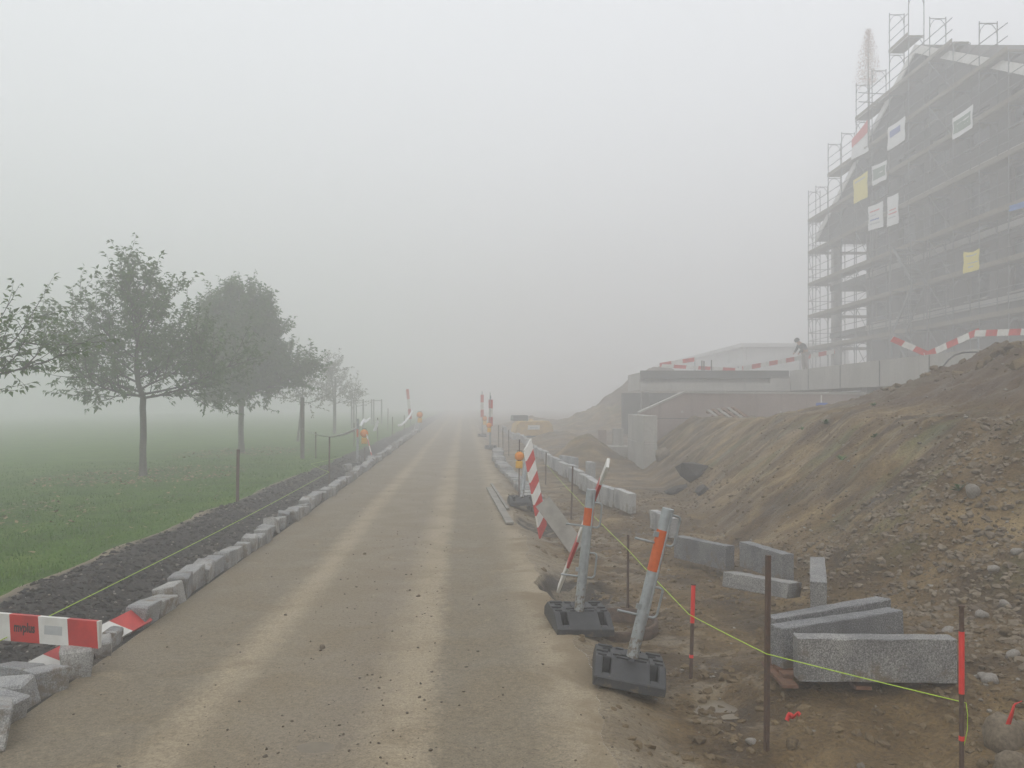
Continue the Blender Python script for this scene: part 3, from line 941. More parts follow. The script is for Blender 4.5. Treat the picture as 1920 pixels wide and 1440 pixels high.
def post(name, x, y, h, r, mat, label, cat, group=None, lean=(0, 0), band=None, square=True, depth=0.12, capm=None):
    z = tz(x, y)
    e = empty(name, (x, y, z), (lean[1], lean[0], random.uniform(0, 1.5)))
    mb = MB()
    if square:
        mb.box((0, 0, (h - depth) / 2), (2 * r, 2 * r, h + depth))
    else:
        mb.tube([(0, 0, -depth), (0, 0, h * 0.5), (0, 0, h)], r, 10)
    mb.build('shaft', M[mat], e)
    if band:
        for (a, b_, mt) in band:
            bb = MB()
            bb.tube([(0, 0, a), (0, 0, b_)], r + 0.0018, 10) if not square else bb.box((0, 0, (a + b_) / 2), (2 * r + 0.004, 2 * r + 0.004, b_ - a))
            bb.build('paint_band', M[mt], e)
    if capm:
        mb = MB(); mb.tube([(0, 0, h), (0, 0, h + 0.008)], r * 1.35, 10); mb.build('flattened_head', M[capm], e)
    tag(e, label, cat, group)
    return e


# tree stakes
def stake_at(bx, by, h, r, label, mat='wood_post', cat='stake', group='thick stakes beside the young trees'):
    x, y = gp(bx, by, -0.08)
    return post('tree_stake', x, y, h, r, mat, label, cat, group, square=False)


post('tree_stake', *gp(567, 864, -0.06), 1.85, 0.062, 'wood_post', 'thick dark stake holding white tape beside the small leaning tree', 'stake', 'thick stakes beside the young trees', square=False)
post('tree_stake', -6.95, 46.6, 3.1, 0.055, 'wood_post', 'tall stake rising through the crown of the pale yellowing tree', 'stake', 'thick stakes beside the young trees', square=False)
for i, (ty, tx, what) in enumerate(((55.6, -6.95, 'sparse sapling'), (64.3, -6.6, 'farthest empty planting spot'))):
    e = empty('stake_tripod', (tx, ty, tz(tx, ty)))
    for a in (0.3, 2.4, 4.5):
        MB().tube([(0.45 * math.cos(a), 0.45 * math.sin(a), -0.1), (0.45 * math.cos(a), 0.45 * math.sin(a), 1.9)], 0.05, 8).build('stake', M['wood_post'], e)
    for a, b_ in ((0.3, 2.4), (2.4, 4.5), (4.5, 0.3)):
        MB().tube([(0.45 * math.cos(a), 0.45 * math.sin(a), 1.8), (0.45 * math.cos(b_), 0.45 * math.sin(b_), 1.8)], 0.03, 6).build('cross_rail', M['wood_post'], e)
    tag(e, 'three fog-grey stakes with cross rails around the ' + what, 'stakes', 'tree stake tripods')

# ------------------------------------------------------------------ granite setts of the left kerb
def sett_mesh(L, W, Hh, seed):
    rg = random.Random(seed)
    mb = MB().box((0, 0, 0), (W, L, Hh))
    mb.v = [v + Vector((rg.uniform(-1, 1) * W * 0.09, rg.uniform(-1, 1) * L * 0.07, rg.uniform(-1, 1) * Hh * 0.07)) for v in mb.v]
    me = mb.mesh('sett', M['granite'])
    bev(me, 0.012)
    for v in me.vertices:
        v.co += Vector((rg.gauss(0, .0035), rg.gauss(0, .0035), rg.gauss(0, .003)))
    return me


SETTS = [sett_mesh(0.24 + 0.02 * i, 0.165, 0.20, 70 + i) for i in range(6)]
kerb = empty('granite_kerb', (kerb_x(6.4), 6.4, 0))
rg = random.Random(12)
yy = 6.42
while yy < 50:
    me = SETTS[rg.randrange(6)]
    L = 0.24 + 0.02 * SETTS.index(me)
    wob = 0.035 * math.sin(yy * 2.1) + rg.uniform(-.032, .032)
    o = link('sett', me, kerb)
    xx = float(kerb_x(yy)) - 0.095 + wob
    o.location = (xx - kerb.location.x, yy + L / 2 - 6.4, float(rise(yy)) + 0.048 + rg.uniform(-.03, .03))
    if 13.0 < yy < 13.4 or rg.random() < 0.05:
        o.rotation_euler = (rg.uniform(-.3, .3), rg.uniform(-.25, .25), rg.uniform(-.5, .5)); o.location.z += 0.03
    else:
        o.rotation_euler = (rg.uniform(-.11, .11), rg.uniform(-.12, .12), rg.uniform(-.18, .18) + (3.14159 if rg.random() < .5 else 0))
    yy += L + rg.uniform(0.006, 0.03)
tag(kerb, 'uneven row of grey granite setts edging the road beside the dark verge', 'kerb')

LOOSE = [((152, 1262), 0, 0.27, 0.4, 'large granite sett with flat top at the end of the striped board'),
         ((92, 1300), 1, 0.22, -0.5, 'granite sett tipped on its side between two larger ones'),
         ((45, 1275), 2, 0.25, 1.2, 'pale long granite sett lying behind the tipped sett on the millings'),
         ((22, 1322), 3, 0.24, 1.5, 'granite sett lying across the kerb line at the left edge'),
         ((-8, 1350), 4, 0.24, 1.3, 'greenish granite sett, second from the bottom left corner'),
         ((-12, 1392), 5, 0.26, 0.5, 'granite sett in the bottom left corner of the road'),
         ((203, 1226), 0, 0.16, 0.25, 'small cubic granite sett leaning on the lying striped board'),
         ((219, 1203), 2, 0.16, 0.1, 'small dark granite sett in front of the red board end'),
         ((655, 876), 3, 0.24, 0.6, 'flat granite sett lying on the verge far along the kerb'),
         ((672, 884), 1, 0.22, 1.0, 'darker granite sett beside the break in the far kerb')]
for (px, py), mi, s, a, lb in LOOSE:
    x, y = gp(px, py, 0.02)
    o = link('granite_sett', SETTS[mi])
    f = s / 0.26
    o.scale = (f, f, f)
    x -= 0.06
    o.location = (x, y + 0.08, tz(x, y) + 0.075 * f + 0.01)
    o.rotation_euler = (rg.uniform(-.18, .18), rg.uniform(-.2, .2), a)
    tag(o, lb, 'sett', 'loose granite setts')


# ------------------------------------------------------------------ striped boards
def clip_x(poly, x0, keep_gt):
    out = []
    for i in range(len(poly)):
        a, b_ = poly[i], poly[(i + 1) % len(poly)]
        ia = (a[0] >= x0) if keep_gt else (a[0] <= x0)
        ib = (b_[0] >= x0) if keep_gt else (b_[0] <= x0)
        if ia: out.append(a)
        if ia != ib:
            t = (x0 - a[0]) / (b_[0] - a[0])
            out.append((x0, a[1] + t * (b_[1] - a[1])))
    return out


def striped(L, W, T, stripe, slant=0.0, first=0, raw=False):
    """board along x (0..L), height along z (0..W), thickness along y, stripes as real faces"""
    mb = MB()
    k0 = int(-abs(slant) * W / stripe) - 2
    k = k0
    while k * stripe < L + abs(slant) * W:
        p = [(k * stripe, 0), ((k + 1) * stripe, 0), ((k + 1) * stripe + slant * W, W), (k * stripe + slant * W, W)]
        if raw:
            if k < 0 or (k + 1) * stripe > L + 0.01: k += 1; continue
        else:
            p = clip_x(p, 0.0, True)
            if len(p) >= 3: p = clip_x(p, L, False)
        if len(p) >= 3:
            mb.prism(p, -T / 2, T / 2, 'y', (k + first) % 2)
        k += 1
    return mb.mesh('striped_board', [M['red_paint'], M['white_paint']])


def text_mesh(body, size, mat, name='lettering'):
    cu = bpy.data.curves.new(name, 'FONT'); cu.body = body; cu.size = size; cu.extrude = 0.0006; cu.offset = 0.0022
    cu.align_x = 'CENTER'; cu.align_y = 'CENTER'
    tmp = bpy.data.objects.new(name, cu); COL.objects.link(tmp)
    bpy.context.view_layer.update()
    me = bpy.data.meshes.new_from_object(tmp.evaluated_get(bpy.context.evaluated_depsgraph_get()))
    bpy.data.objects.remove(tmp); bpy.data.curves.remove(cu)
    me.materials.clear(); me.materials.append(mat)
    return me


def frame_between(a, b_, up=Vector((0, 0, 1)), roll=0.0):
    """matrix whose x axis runs a->b and whose z axis is near up"""
    x = (b_ - a).normalized()
    y = up.cross(x).normalized(); z = x.cross(y)
    Mx = Matrix((x, y, z)).transposed().to_4x4()
    Mx = Matrix.Translation(a) @ Mx @ Matrix.Rotation(roll, 4, 'X')
    return Mx


def board_between(name, a, b_, W, T, stripe, slant, first, label, group, roll=0.0, up=Vector((0, 0, 1)), L=None, cat='barrier board', raw=False):
    a = Vector(a); b_ = Vector(b_)
    e = empty(name); e.matrix_world = frame_between(a, b_, up, roll)
    o = link('panel', striped(L or (b_ - a).length, W, T, stripe, slant, first, raw), e)
    tag(e, label, cat, group)
    return e, o


# board across the verge at the left edge, printed side to the road
a = dp(187, 1215, 5.20); c_ = dp(-190, 1182, 5.42); c_ = a + (c_ - a).normalized() * 0.198 * 7
e, o = board_between('barrier_board', c_, a, 0.165, 0.03, 0.198, -0.10, 0, 'red and white board across the verge, lettering on its first full red block', 'red and white barrier boards')
Lb = (a - c_).length
t = link('lettering', text_mesh('mvplus', 0.074, M['print_dark']), o)
t.rotation_euler = (R(90), 0, 0); t.location = (Lb - 0.502, -0.0165, 0.088); t.scale = (0.70, 1.1, 1)
s_ = MB().box((0, 0, 0), (0.12, 0.001, 0.055)).build('faded_sticker', M['sticker_grey'], o)
s_.location = (Lb - 0.305, -0.0162, 0.088)
# board lying along the kerb line under the loose setts
x0, y0 = gp(70, 1262, 0.04); x1, y1 = gp(284, 1160, 0.05)
board_between('barrier_board', (x0 - 0.03, y0, tz(x0, y0) + 0.02), (x1 + 0.0, y1, 0.03), 0.15, 0.03, 0.34, -0.7, 1, 'red and white board lying along the kerb beneath loose setts', 'red and white barrier boards', roll=R(-48))

# ------------------------------------------------------------------ stakes and string on the left
G1 = 'thin survey stakes along the verge'
sl = []
for (bx, by, h, r, lb, lean) in [
        (445, 948, 0.87, 0.019, 'lone thin rusty stake at the lawn edge before the broad tree', (0, 0.02)),
        (617, 905, 1.04, 0.017, 'thin dark stake carrying the yellow string at its bend', (0, 0.01)),
        (592, 862, 0.80, 0.020, 'short thin stake close behind the string stake', (-0.04, 0.03)),
        (664, 841, 0.90, 0.018, 'thin stake just left of the far orange lamp', (0, 0)),
        (708, 834, 0.98, 0.020, 'thin stake with a hanging end of white tape', (0, 0.01)),
        (736, 822, 0.92, 0.020, 'thin stake midway between the lamp and the tall striped beacon', (0, 0)),
        (758, 814, 0.86, 0.020, 'thin stake next to the tall striped beacon on the verge', (0, 0)),
        (727, 812, 1.30, 0.020, 'taller faint stake behind the row of thin stakes', (0.02, 0))]:
    x, y = gp(bx, by, -0.03)
    sl.append(post('survey_stake', x, y, h, r, 'rusty_steel', lb, 'stake', G1, lean, square=(bx == 445)))


def string_obj(pts, label, mat='string', r=0.0034):
    out = []
    for a, b_ in zip(pts[:-1], pts[1:]):
        a, b_ = Vector(a), Vector(b_)
        for i in range(8):
            q = a.lerp(b_, i / 8); q.z -= 0.004 * (b_ - a).length * math.sin(math.pi * i / 8) * 0.6
            out.append(q)
    out.append(Vector(pts[-1]))
    o = MB().tube(out, r, 5).build('string_line', M[mat])
    tag(o, label, 'string')
    return o


string_obj([(-2.82, 3.2, 0.20), (-2.825, 5.1, 0.21), dp(617, 885, 17.9), dp(583, 870, 22.5), dp(660, 851, 27.5)],
           'taut yellow-green string running above the dark verge')


# ------------------------------------------------------------------ warning tape
def ribbon(pts, w, tw, label, name='warning_tape', mat='tape_white', sag=0.0):
    pts = [Vector(p) for p in pts]
    fine = []
    for i in range(len(pts) - 1):
        for k in range(6):
            fine.append(pts[i].lerp(pts[i + 1], k / 6))
    fine.append(pts[-1])
    n = len(fine); mb = MB(); vs = []; fs = []
    for i, p in enumerate(fine):
        d = (fine[min(i + 1, n - 1)] - fine[max(i - 1, 0)]).normalized()
        side = d.cross(Vector((0, 1, 0.2))).normalized()
        ang = tw[0] + (tw[1] - tw[0]) * i / (n - 1)
        q = (side * math.cos(ang) + d.cross(side) * math.sin(ang)) * w / 2
        nrm = d.cross(q).normalized() * 0.0012
        vs += [p + q + nrm, p - q + nrm, p + q - nrm, p - q - nrm]
    for i in range(n - 1):
        a = i * 4
        fs += [(a, a + 4, a + 5, a + 1), (a + 2, a + 3, a + 7, a + 6), (a, a + 2, a + 6, a + 4), (a + 1, a + 5, a + 7, a + 3)]
    mb.add(vs, fs, 0, None, True)
    o = mb.build(name, M[mat]); tag(o, label, 'tape', 'white warning tape')
    return o


ribbon([dp(567, 803, 25.6), dp(580, 810, 25.6), dp(600, 817, 25.5), dp(622, 819, 25.4), dp(645, 814, 25.3), dp(664, 806, 25.2), dp(674, 798, 25.2)], 0.09, (1.3, 0.2), 'white tape sagging from the thick stake to the orange lamp')
ribbon([dp(676, 798, 25.2), dp(682, 788, 26), dp(684, 786, 26.5)], 0.08, (0.2, 0.5), 'short white tape end standing up above the orange lamp')
ribbon([dp(683, 792, 27.5), dp(689, 788, 29), dp(694, 784, 31)], 0.08, (0.3, 0.4), 'white tape slanting up behind the orange lamp')
ribbon([dp(708, 788, 33), dp(706, 798, 33), dp(703, 806, 33), dp(700, 806, 33)], 0.14, (0.4, 1.0), 'loose white tape end hanging from a thin stake')
ribbon([dp(774, 769, 39), dp(768, 780, 38.6), dp(760, 790, 38), dp(752, 797, 37.5), dp(746, 798, 37.2)], 0.10, (0.6, 0.9), 'white tape sweeping down from the tall striped beacon')
ribbon([dp(785, 770, 39), dp(783, 780, 39), dp(780, 790, 39), dp(777, 803, 39), dp(774, 813, 39)], 0.10, (0.8, 1.6), 'white tape streaming down to the kerb below the tall beacon')


# ------------------------------------------------------------------ rubber feet, poles, lamps
def rubber_base_meshes():
    W, Ld, Hh = 0.42, 0.58, 0.135
    prof = lambda y0, y1: None
    def hz_(y):  # top profile along y
        if y < -0.13: return 0.055 + (Hh - 0.055) * (y + Ld / 2) / (Ld / 2 - 0.13)
        if y > 0.17: return Hh - (Hh - 0.07) * (y - 0.17) / (Ld / 2 - 0.17)
        return Hh
    def strip(mb, x0, x1, y0, y1, z0=0.0):
        ys = sorted({y0, y1, *[q for q in (-0.13, 0.17) if y0 < q < y1]})
        poly = [(y, hz_(y)) for y in ys] + [(y1, z0), (y0, z0)]
        mb.prism(poly[::-1], x0, x1, 'x')
    mb = MB()
    hf = Ld / 2
    for x0, x1, gaps in ((-0.21, -0.165, []), (-0.165, -0.115, [(-0.245, -0.115)]), (-0.115, 0.115, []), (0.115, 0.165, [(-0.245, -0.115)]), (0.165, 0.21, [])):
        y = -hf
        for g0, g1 in gaps:
            strip(mb, x0, x1, y, g0); y = g1
        if x0 == -0.165:
            strip(mb, x0, x1, y, 0.02); y = 0.11
        if x0 == 0.115:
            strip(mb, x0, x1, y, 0.05); y = 0.12
        strip(mb, x0, x1, y, hf)
    body = mb.mesh('body', M['rubber_mud'])
    # dark floor of the pockets
    pock = MB().box((0, -0.18, 0.02), (0.05, 0.13, 0.03)).mesh('pocket', M['rubber'])
    tr = MB()
    rgx = random.Random(3)
    for (cx, cy_, w_, d_) in ((-0.15, 0.14, 0.09, 0.03), (-0.06, 0.13, 0.05, 0.025), (0.05, 0.14, 0.05, 0.025), (0.15, 0.14, 0.09, 0.03), (-0.17, 0.0, 0.07, 0.03), (-0.08, -0.04, 0.05, 0.028), (0.08, -0.02, 0.06, 0.028),
                              (0.17, 0.0, 0.06, 0.03), (-0.05, -0.10, 0.07, 0.026), (0.06, -0.095, 0.07, 0.026), (0.0, 0.10, 0.03, 0.05), (-0.17, -0.09, 0.05, 0.025), (0.17, -0.09, 0.05, 0.025)):
        tr.box((cx, cy_, Hh + 0.004), (w_, d_, 0.012))
    tread = tr.mesh('tread', M['rubber'])
    soc = MB().box((0, 0, Hh + 0.006), (0.11, 0.11, 0.016)).mesh('socket', M['rubber'])
    bev(body, 0.006)
    return body, pock, tread, soc


RB = rubber_base_meshes()


def rubber_base(x, y, yaw, tilt, label, z=None):
    z = tz(x, y) if z is None else z
    e = empty('rubber_base', (x, y, z), (tilt[0], tilt[1], yaw))
    bo = link('body', RB[0], e); link('pocket', RB[1], bo, (-0.14, 0, 0)); link('pocket', RB[1], bo, (0.14, 0, 0)); link('tread', RB[2], bo)['kind'] = 'stuff'; link('socket', RB[3], e)
    tag(e, label, 'barrier foot', 'black rubber barrier feet')
    return e


def handle(parent, z0, side=1, ang=0.0):
    """bent rod bracket on a pole"""
    Mz = Matrix.Rotation(ang, 4, 'Z')
    pts = [(-0.16 * side, 0, z0), (-0.05 * side, 0, z0 - 0.004), (0.07 * side, 0, z0 - 0.008), (0.085 * side, 0, z0 + 0.004), (0.09 * side, 0, z0 + 0.02), (0.09 * side, 0, z0 + 0.155), (0.085 * side, 0, z0 + 0.17), (0.07 * side, 0, z0 + 0.176), (0.03 * side, 0, z0 + 0.176)]
    MB().tube(pts, 0.0075, 6, 0, Mz).build('bracket_rod', M['galvanised'], parent)
    MB().box((-0.045 * side, -0.02, z0 + 0.05), (0.03, 0.012, 0.03), 0, Mz).build('clip', M['galvanised'], parent)


def pole(x, y, z, h, lean, label, band, handles, r=0.036):
    """lean: unit direction of the pole"""
    d = Vector(lean).normalized()
    e = empty('barrier_pole', (x, y, z)); e.rotation_mode = 'QUATERNION'
    e.rotation_quaternion = Vector((0, 0, 1)).rotation_difference(d)
    p = MB().tube([(0, 0, 0.02), (0, 0, h * 0.5), (0, 0, h)], r, 14).build('tube', M['galvanised'], e)
    for a, b_ in band:
        MB().tube([(0, 0, a), (0, 0, b_)], r + 0.0015, 14).build('orange_band', M['orange_band'], p)
    for z0, sd_, ang in handles:
        handle(e, z0, sd_, ang)
    MB().tube([(r * 0.6, -r * 0.8, 0.3), (r * 0.6, -r * 0.8, h - 0.02)], 0.008, 6).build('guide_rail', M['galvanised'], e)
    tag(e, label, 'pole', 'galvanised barrier poles')
    return e


def lamp(p, label, yaw=0.0, s=1.0, tilt=0.0):
    e = empty('warning_lamp', p, (0, tilt, yaw)); e.scale = (s, s, s)
    b0 = MB().box((0, 0, 0.085), (0.135, 0.10, 0.15)).build('battery_box', M['battery_yellow'], e, 0.012)
    ln = MB()
    Mx = Matrix.Translation((0, 0, 0.255)) @ Matrix.Rotation(R(90), 4, 'X')
    ln.lathe([(0, -0.055), (0.05, -0.05), (0.085, -0.03), (0.092, 0.0), (0.085, 0.03), (0.05, 0.05), (0, 0.055)], 18, 0, Mx)
    l0 = ln.build('lens', M['lens_orange'], e)
    MB().lathe([(0.092, -0.012), (0.098, -0.012), (0.098, 0.012), (0.092, 0.012)], 18, 0, Mx).build('lens_rim', M['battery_yellow'], l0)
    MB().box((0, 0, 0.166), (0.06, 0.06, 0.02)).build('neck', M['machine_dark'], e)
    MB().tube([(-0.05, 0, 0.33), (-0.045, 0, 0.365), (0.045, 0, 0.365), (0.05, 0, 0.33)], 0.008, 6).build('carrying_handle', M['machine_dark'], e)
    tag(e, label, 'lamp', 'orange roadwork lamps')
    return e


def beacon(x, y, h, b0, b1, stripe, first, label, lean=0.0, foot=True, yaw=0.0):
    z = tz(x, y)
    e = empty('beacon', (x, y, z), (0, lean, yaw))
    MB().tube([(0, 0, 0.05), (0, 0, h)], 0.022, 8).build('pole', M['galvanised'], e)
    o = link('striped_panel', striped(b1 - b0, 0.15, 0.025, stripe, 0.0, first), e)
    o.rotation_euler = (0, R(-90), 0); o.location = (0.075, -0.045, b0)
    for zz in (b0 + 0.15, b1 - 0.15):
        MB().box((0, -0.02, zz), (0.06, 0.05, 0.04)).build('clamp', M['galvanised'], e)
    if foot:
        f = link('rubber_foot', RB[0], e); f.location = (0, 0, 0.0); link('tread', RB[2], f)['kind'] = 'stuff'
    tag(e, label, 'beacon', 'striped roadwork beacons')
    return e


# group by the verge, far left: pole, lamp, short striped board
x, y = gp(673, 866, 0.0)
pole(x - 0.05, y, tz(x, y), 1.30, (0.02, 0, 1), 'grey pole with orange band beside the lamp on the verge', [(0.78, 1.0)], [(0.06, 1, 0.2)], 0.034)
lamp(dp(683, 833, 25.2), 'orange lamp in front of the verge pole, nearest lamp on the left', 0.2, 1.25)
MB_ = post('lamp_stick', *gp(684, 862, 0.0), 0.45, 0.015, 'rusty_steel', 'short stick holding the verge lamp off the ground', 'stick')
board_between('barrier_board', dp(700, 866, 24.6), dp(688, 815, 25.3), 0.12, 0.025, 0.25, 0.3, 0, 'narrow red and white board leaning beside the verge lamp', 'red and white barrier boards', up=Vector((0, -1, 0.2)))
# tall beacon with tape
x, y = gp(776, 812, 0.1)
beacon(x - 0.1, y, 2.3, 0.85, 2.45, 0.535, 0, 'tall red-white-red beacon on the verge with white tape streaming from it', -0.10, False)
lamp(dp(787, 793, 39), 'faint orange lamp just right of the tall verge beacon', 0, 1.45)
post('lamp_stick', *gp(787, 812, 0.1), 0.55, 0.02, 'galvanised', 'thin stick under the faint lamp by the tall beacon', 'stick', square=False)

# ------------------------------------------------------------------ right side of the road
# near barrier feet and poles
bx, by = gp(1085, 1165, 0.03)
rubber_base(bx, by + 0.05, R(4), (R(2), R(2)), 'black rubber foot at the road edge holding the upright pole', -0.012)
p0 = dp(1085, 1140, 6.32)
d0 = dp(1108, 915, 6.30) - p0
pole(p0.x, p0.y, p0.z - 0.04, d0.length + 0.03, d0, 'grey steel pole with orange band standing nearly upright', [(0.66, 0.79)], [(0.28, 1, 0.0), (0.655, -1, 3.1)])
bx, by = gp(1178, 1262, 0.03)
rubber_base(bx, by + 0.06, R(-9), (R(-3), R(9)), 'black rubber foot tilted in the mud, nearest to the camera', -0.02)
p0 = dp(1184, 1222, 5.08)
d0 = dp(1250, 950, 5.06) - p0
pole(p0.x, p0.y, p0.z - 0.05, d0.length + 0.04, d0, 'grey steel pole with orange band leaning to the right', [(0.55, 0.80)], [(0.28, 1, 0.15), (0.72, 1, 0.15)], 0.036)

# third foot farther on with pole, lamp and the leaning beacon board
x, y = gp(979, 948, 0.0)
rubber_base(x, y + 0.15, R(2), (R(-2), 0), 'muddy black rubber foot beside the leaning striped beacon board', 0.0)
p0 = dp(978, 935, 13.7); d0 = dp(985, 872, 13.9) - p0
pole(p0.x, p0.y, p0.z, 0.62, d0, 'short grey pole standing in the third rubber foot', [], [(0.3, 1, 0.0)], 0.034)
lamp(dp(973, 879, 13.5), 'orange and yellow lamp, nearest lamp on the right', 0.1, 0.78, 0.04)
st_ = dp(973, 930, 13.5); st2 = dp(974, 824, 13.6)
o = MB().tube([st_, st2], 0.009, 6).build('lamp_stick', M['rusty_steel']); tag(o, 'thin dark stick the nearest right lamp hangs on', 'stick')
a = dp(1024, 985, 11.0); c_ = dp(993, 812, 11.3)
board_between('beacon_board', a, c_, 0.165, 0.03, 0.145, -1.0, 0, 'leaning red and white beacon board with diagonal stripes', None, up=Vector((-0.72, -0.7, 0)), roll=0.0, cat='beacon board', raw=True)

# weathered plank leaning behind
a = dp(1072, 1040, 10.2); c_ = dp(1006, 950, 10.75)
e = empty('plank'); e.matrix_world = frame_between(a, c_, Vector((1, -0.2, 0.55)))
MB().box(((c_ - a).length / 2, 0, 0.10), ((c_ - a).length, 0.028, 0.215)).build('board', M['wood_grey'], e, 0.004)
tag(e, 'grey weathered plank leaning across the striped beacon board', 'plank')
for i, (q0, q1, lb) in enumerate((((917, 915), (956, 982), 'long weathered plank lying along the road edge'), ((922, 908), (952, 955), 'thin batten lying behind the long plank on the road edge'))):
    u = gp(*q0, 0.02); v = gp(*q1, 0.02)
    a = Vector((*u, 0.015)); c_ = Vector((*v, 0.015 if i == 0 else 0.02))
    e = empty('plank'); e.matrix_world = frame_between(a, c_)
    MB().box(((c_ - a).length / 2, 0, 0.012), ((c_ - a).length, 0.11 if i == 0 else 0.05, 0.03)).build('board', M['wood_grey'], e, 0.003)
    tag(e, lb, 'plank')

# narrow striped lath seen edge-on, leaning on the upright pole
a = dp(1046, 1112, 7.2); c_ = dp(1139, 876, 6.25)
board_between('striped_lath', a, c_, 0.10, 0.022, 0.33, 0.0, 1, 'narrow red and white lath leaning edge-on against the upright pole', None, up=Vector((0.15, 1, 0.3)), cat='lath')

# concrete/steel ring of a manhole
x, y = gp(1157, 1158, -0.02)
y += 0.02
ring = empty('manhole_ring', (x, y, tz(x, y) + 0.015), (R(3), R(-2), 0))
MB().lathe([(0.29, -0.06), (0.325, -0.06), (0.325, 0.085), (0.312, 0.095), (0.298, 0.09), (0.29, 0.03), (0.27, 0.02), (0.27, -0.06)], 36).build('rim', M['rust_ring'], ring)
MB().lathe([(0.0, -0.05), (0.27, -0.05)], 30).build('muddy_floor', M['crumb_dark'], ring)
tag(ring, 'low rusty brown manhole ring set in the mud behind the pole', 'manhole ring')

# survey stakes on the right
G2 = 'rusty survey stakes along the string'
def stake_r(bx, by, h0, h, r, label, lean=(0, 0), band=None, square=True, head=None):
    x, y = gp(bx, by, h0)
    return post('survey_stake', x, y, h, r, 'rusty_steel', label, 'stake', G2, lean, band, square, capm=head)
stake_r(1803, 1437, 0.02, 0.87, 0.0105, 'steel pin with bright red painted top, string knotted round it', (0.0, 0), [(0.48, 0.76, 'red_fluo'), (0.27, 0.29, 'red_fluo')], False, 'rusty_steel')
stake_r(1437, 1377, -0.03, 0.99, 0.0105, 'tall plain rusty angle stake in front of the granite slabs', (0.012, 0))
stake_r(1295, 1262, -0.06, 0.60, 0.012, 'short stake with red painted top beside the rubber foot', (0.06, 0), [(0.36, 0.60, 'red_fluo'), (0.14, 0.16, 'red_fluo')], False, 'rusty_steel')
stake_r(1177, 1128, -0.08, 0.66, 0.0115, 'slim rusty stake behind the leaning pole', (0.01, 0), None, False)
stake_r(1071, 970, -0.10, 0.83, 0.013, 'slim rusty stake next to the weathered plank', (0.03, 0), None, False)
stake_r(1023, 905, -0.08, 0.70, 0.014, 'slim dark stake behind the beacon board tip', (0.02, 0), None, False)
stake_r(954, 850, 0.0, 0.88, 0.016, 'thin far stake, nearest of three by the end of the pale setts', (0, 0), None, False)
stake_r(943, 842, 0.02, 0.88, 0.016, 'thin far stake, middle of three by the end of the pale setts', (0, 0), None, False)
stake_r(935, 835, 0.04, 0.88, 0.016, 'thin far stake, last of three by the end of the pale setts', (0, 0), None, False)

string_obj([dp(1803, 1316, 3.92), dp(1437, 1226, 4.32), dp(1292, 1152, 5.25), dp(1177, 1030, 7.2), dp(1073, 925, 12.0), dp(1026, 872, 17.0)],
           'taut yellow-green string passing in front of the granite slabs', r=0.0026)
q = dp(1803, 1316, 3.90)
o = MB().tube([q, q + Vector((0.012, -0.015, 0.0)), q + Vector((0.016, -0.02, -0.05)), q + Vector((0.015, -0.02, -0.12)), q + Vector((0.004, -0.02, -0.17)), q + Vector((-0.006, -0.02, -0.21))], 0.002, 5).build('string_end', M['string'])
tag(o, 'loose green string end hanging from the red topped pin', 'string')


# ------------------------------------------------------------------ granite kerb slabs
def slab_mesh(L, Hh, T, seed, mat='granite_slab'):
    rg_ = random.Random(seed)
    mb = MB().box((0, 0, Hh / 2), (L, T, Hh))
    mb.v = [v + Vector((rg_.uniform(-1, 1) * 0.006, rg_.uniform(-1, 1) * 0.004, rg_.uniform(-1, 1) * 0.004)) for v in mb.v]
    me = mb.mesh('slab', M[mat])
    bm = bmesh.new(); bm.from_mesh(me)
    bmesh.ops.remove_doubles(bm, verts=bm.verts, dist=1e-5)
    edges = [e_ for e_ in bm.edges if abs((e_.verts[0].co - e_.verts[1].co).x) > L * 0.6]
    bmesh.ops.subdivide_edges(bm, edges=edges, cuts=9, use_grid_fill=True)
    bmesh.ops.bevel(bm, geom=[e_ for e_ in bm.edges if e_.calc_face_angle(0) > 0.8], offset=0.008, segments=2, affect='EDGES', profile=0.6, clamp_overlap=True)
    for v in bm.verts:
        v.co += Vector((rg_.gauss(0, .0012), rg_.gauss(0, .0014), rg_.gauss(0, .0016)))
        if rg_.random() < 0.06: v.co *= 0.994
    bm.to_mesh(me); bm.free()
    return me


SL = [slab_mesh(1.0, 0.25, 0.12, i) for i in range(3)] + [slab_mesh(0.62, 0.25, 0.12, 7)]
SL += [slab_mesh(1.0, 0.25, 0.12, i, 'granite_fog_lit') for i in range(3)] + [slab_mesh(0.62, 0.25, 0.12, 7, 'granite_fog_lit')]


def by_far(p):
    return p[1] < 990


def slab(pl, pr, h, label, mi=0, L=None, tilt=0.0, dz=0.0, lay=False, T=0.12, zs=1.0):
    a = Vector((*gp(*pl, h), 0)); c_ = Vector((*gp(*pr, h), 0))
    mid = (a + c_) / 2; yaw = math.atan2(c_.y - a.y, c_.x - a.x)
    nb = Vector((-math.sin(yaw), math.cos(yaw), 0)) * (T / 2)
    mid = mid + nb
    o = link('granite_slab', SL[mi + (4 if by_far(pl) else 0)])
    o.scale.x = (L or (c_ - a).length) / (1.0 if mi < 3 else 0.62)
    o.scale.z = zs
    o.location = (mid.x, mid.y, max(h, tz(mid.x, mid.y) - 0.03) + dz)
    o.rotation_euler = (R(90) if lay else 0, tilt, yaw)
    tag(o, label, 'granite slab', 'granite kerb slabs')
    return o


# stack of three on a broken pallet
slab((1497, 1278), (1797, 1283), 0.05, 'front granite slab of the fanned stack, nearest to the camera', 0)
slab((1470, 1252), (1694, 1222), 0.06, 'middle granite slab of the fanned stack, swung away behind the front one', 1, tilt=R(-1.5))
slab((1459, 1232), (1672, 1196), 0.07, 'rear granite slab of the fanned stack, only its top strip showing', 2, tilt=R(-1.5))
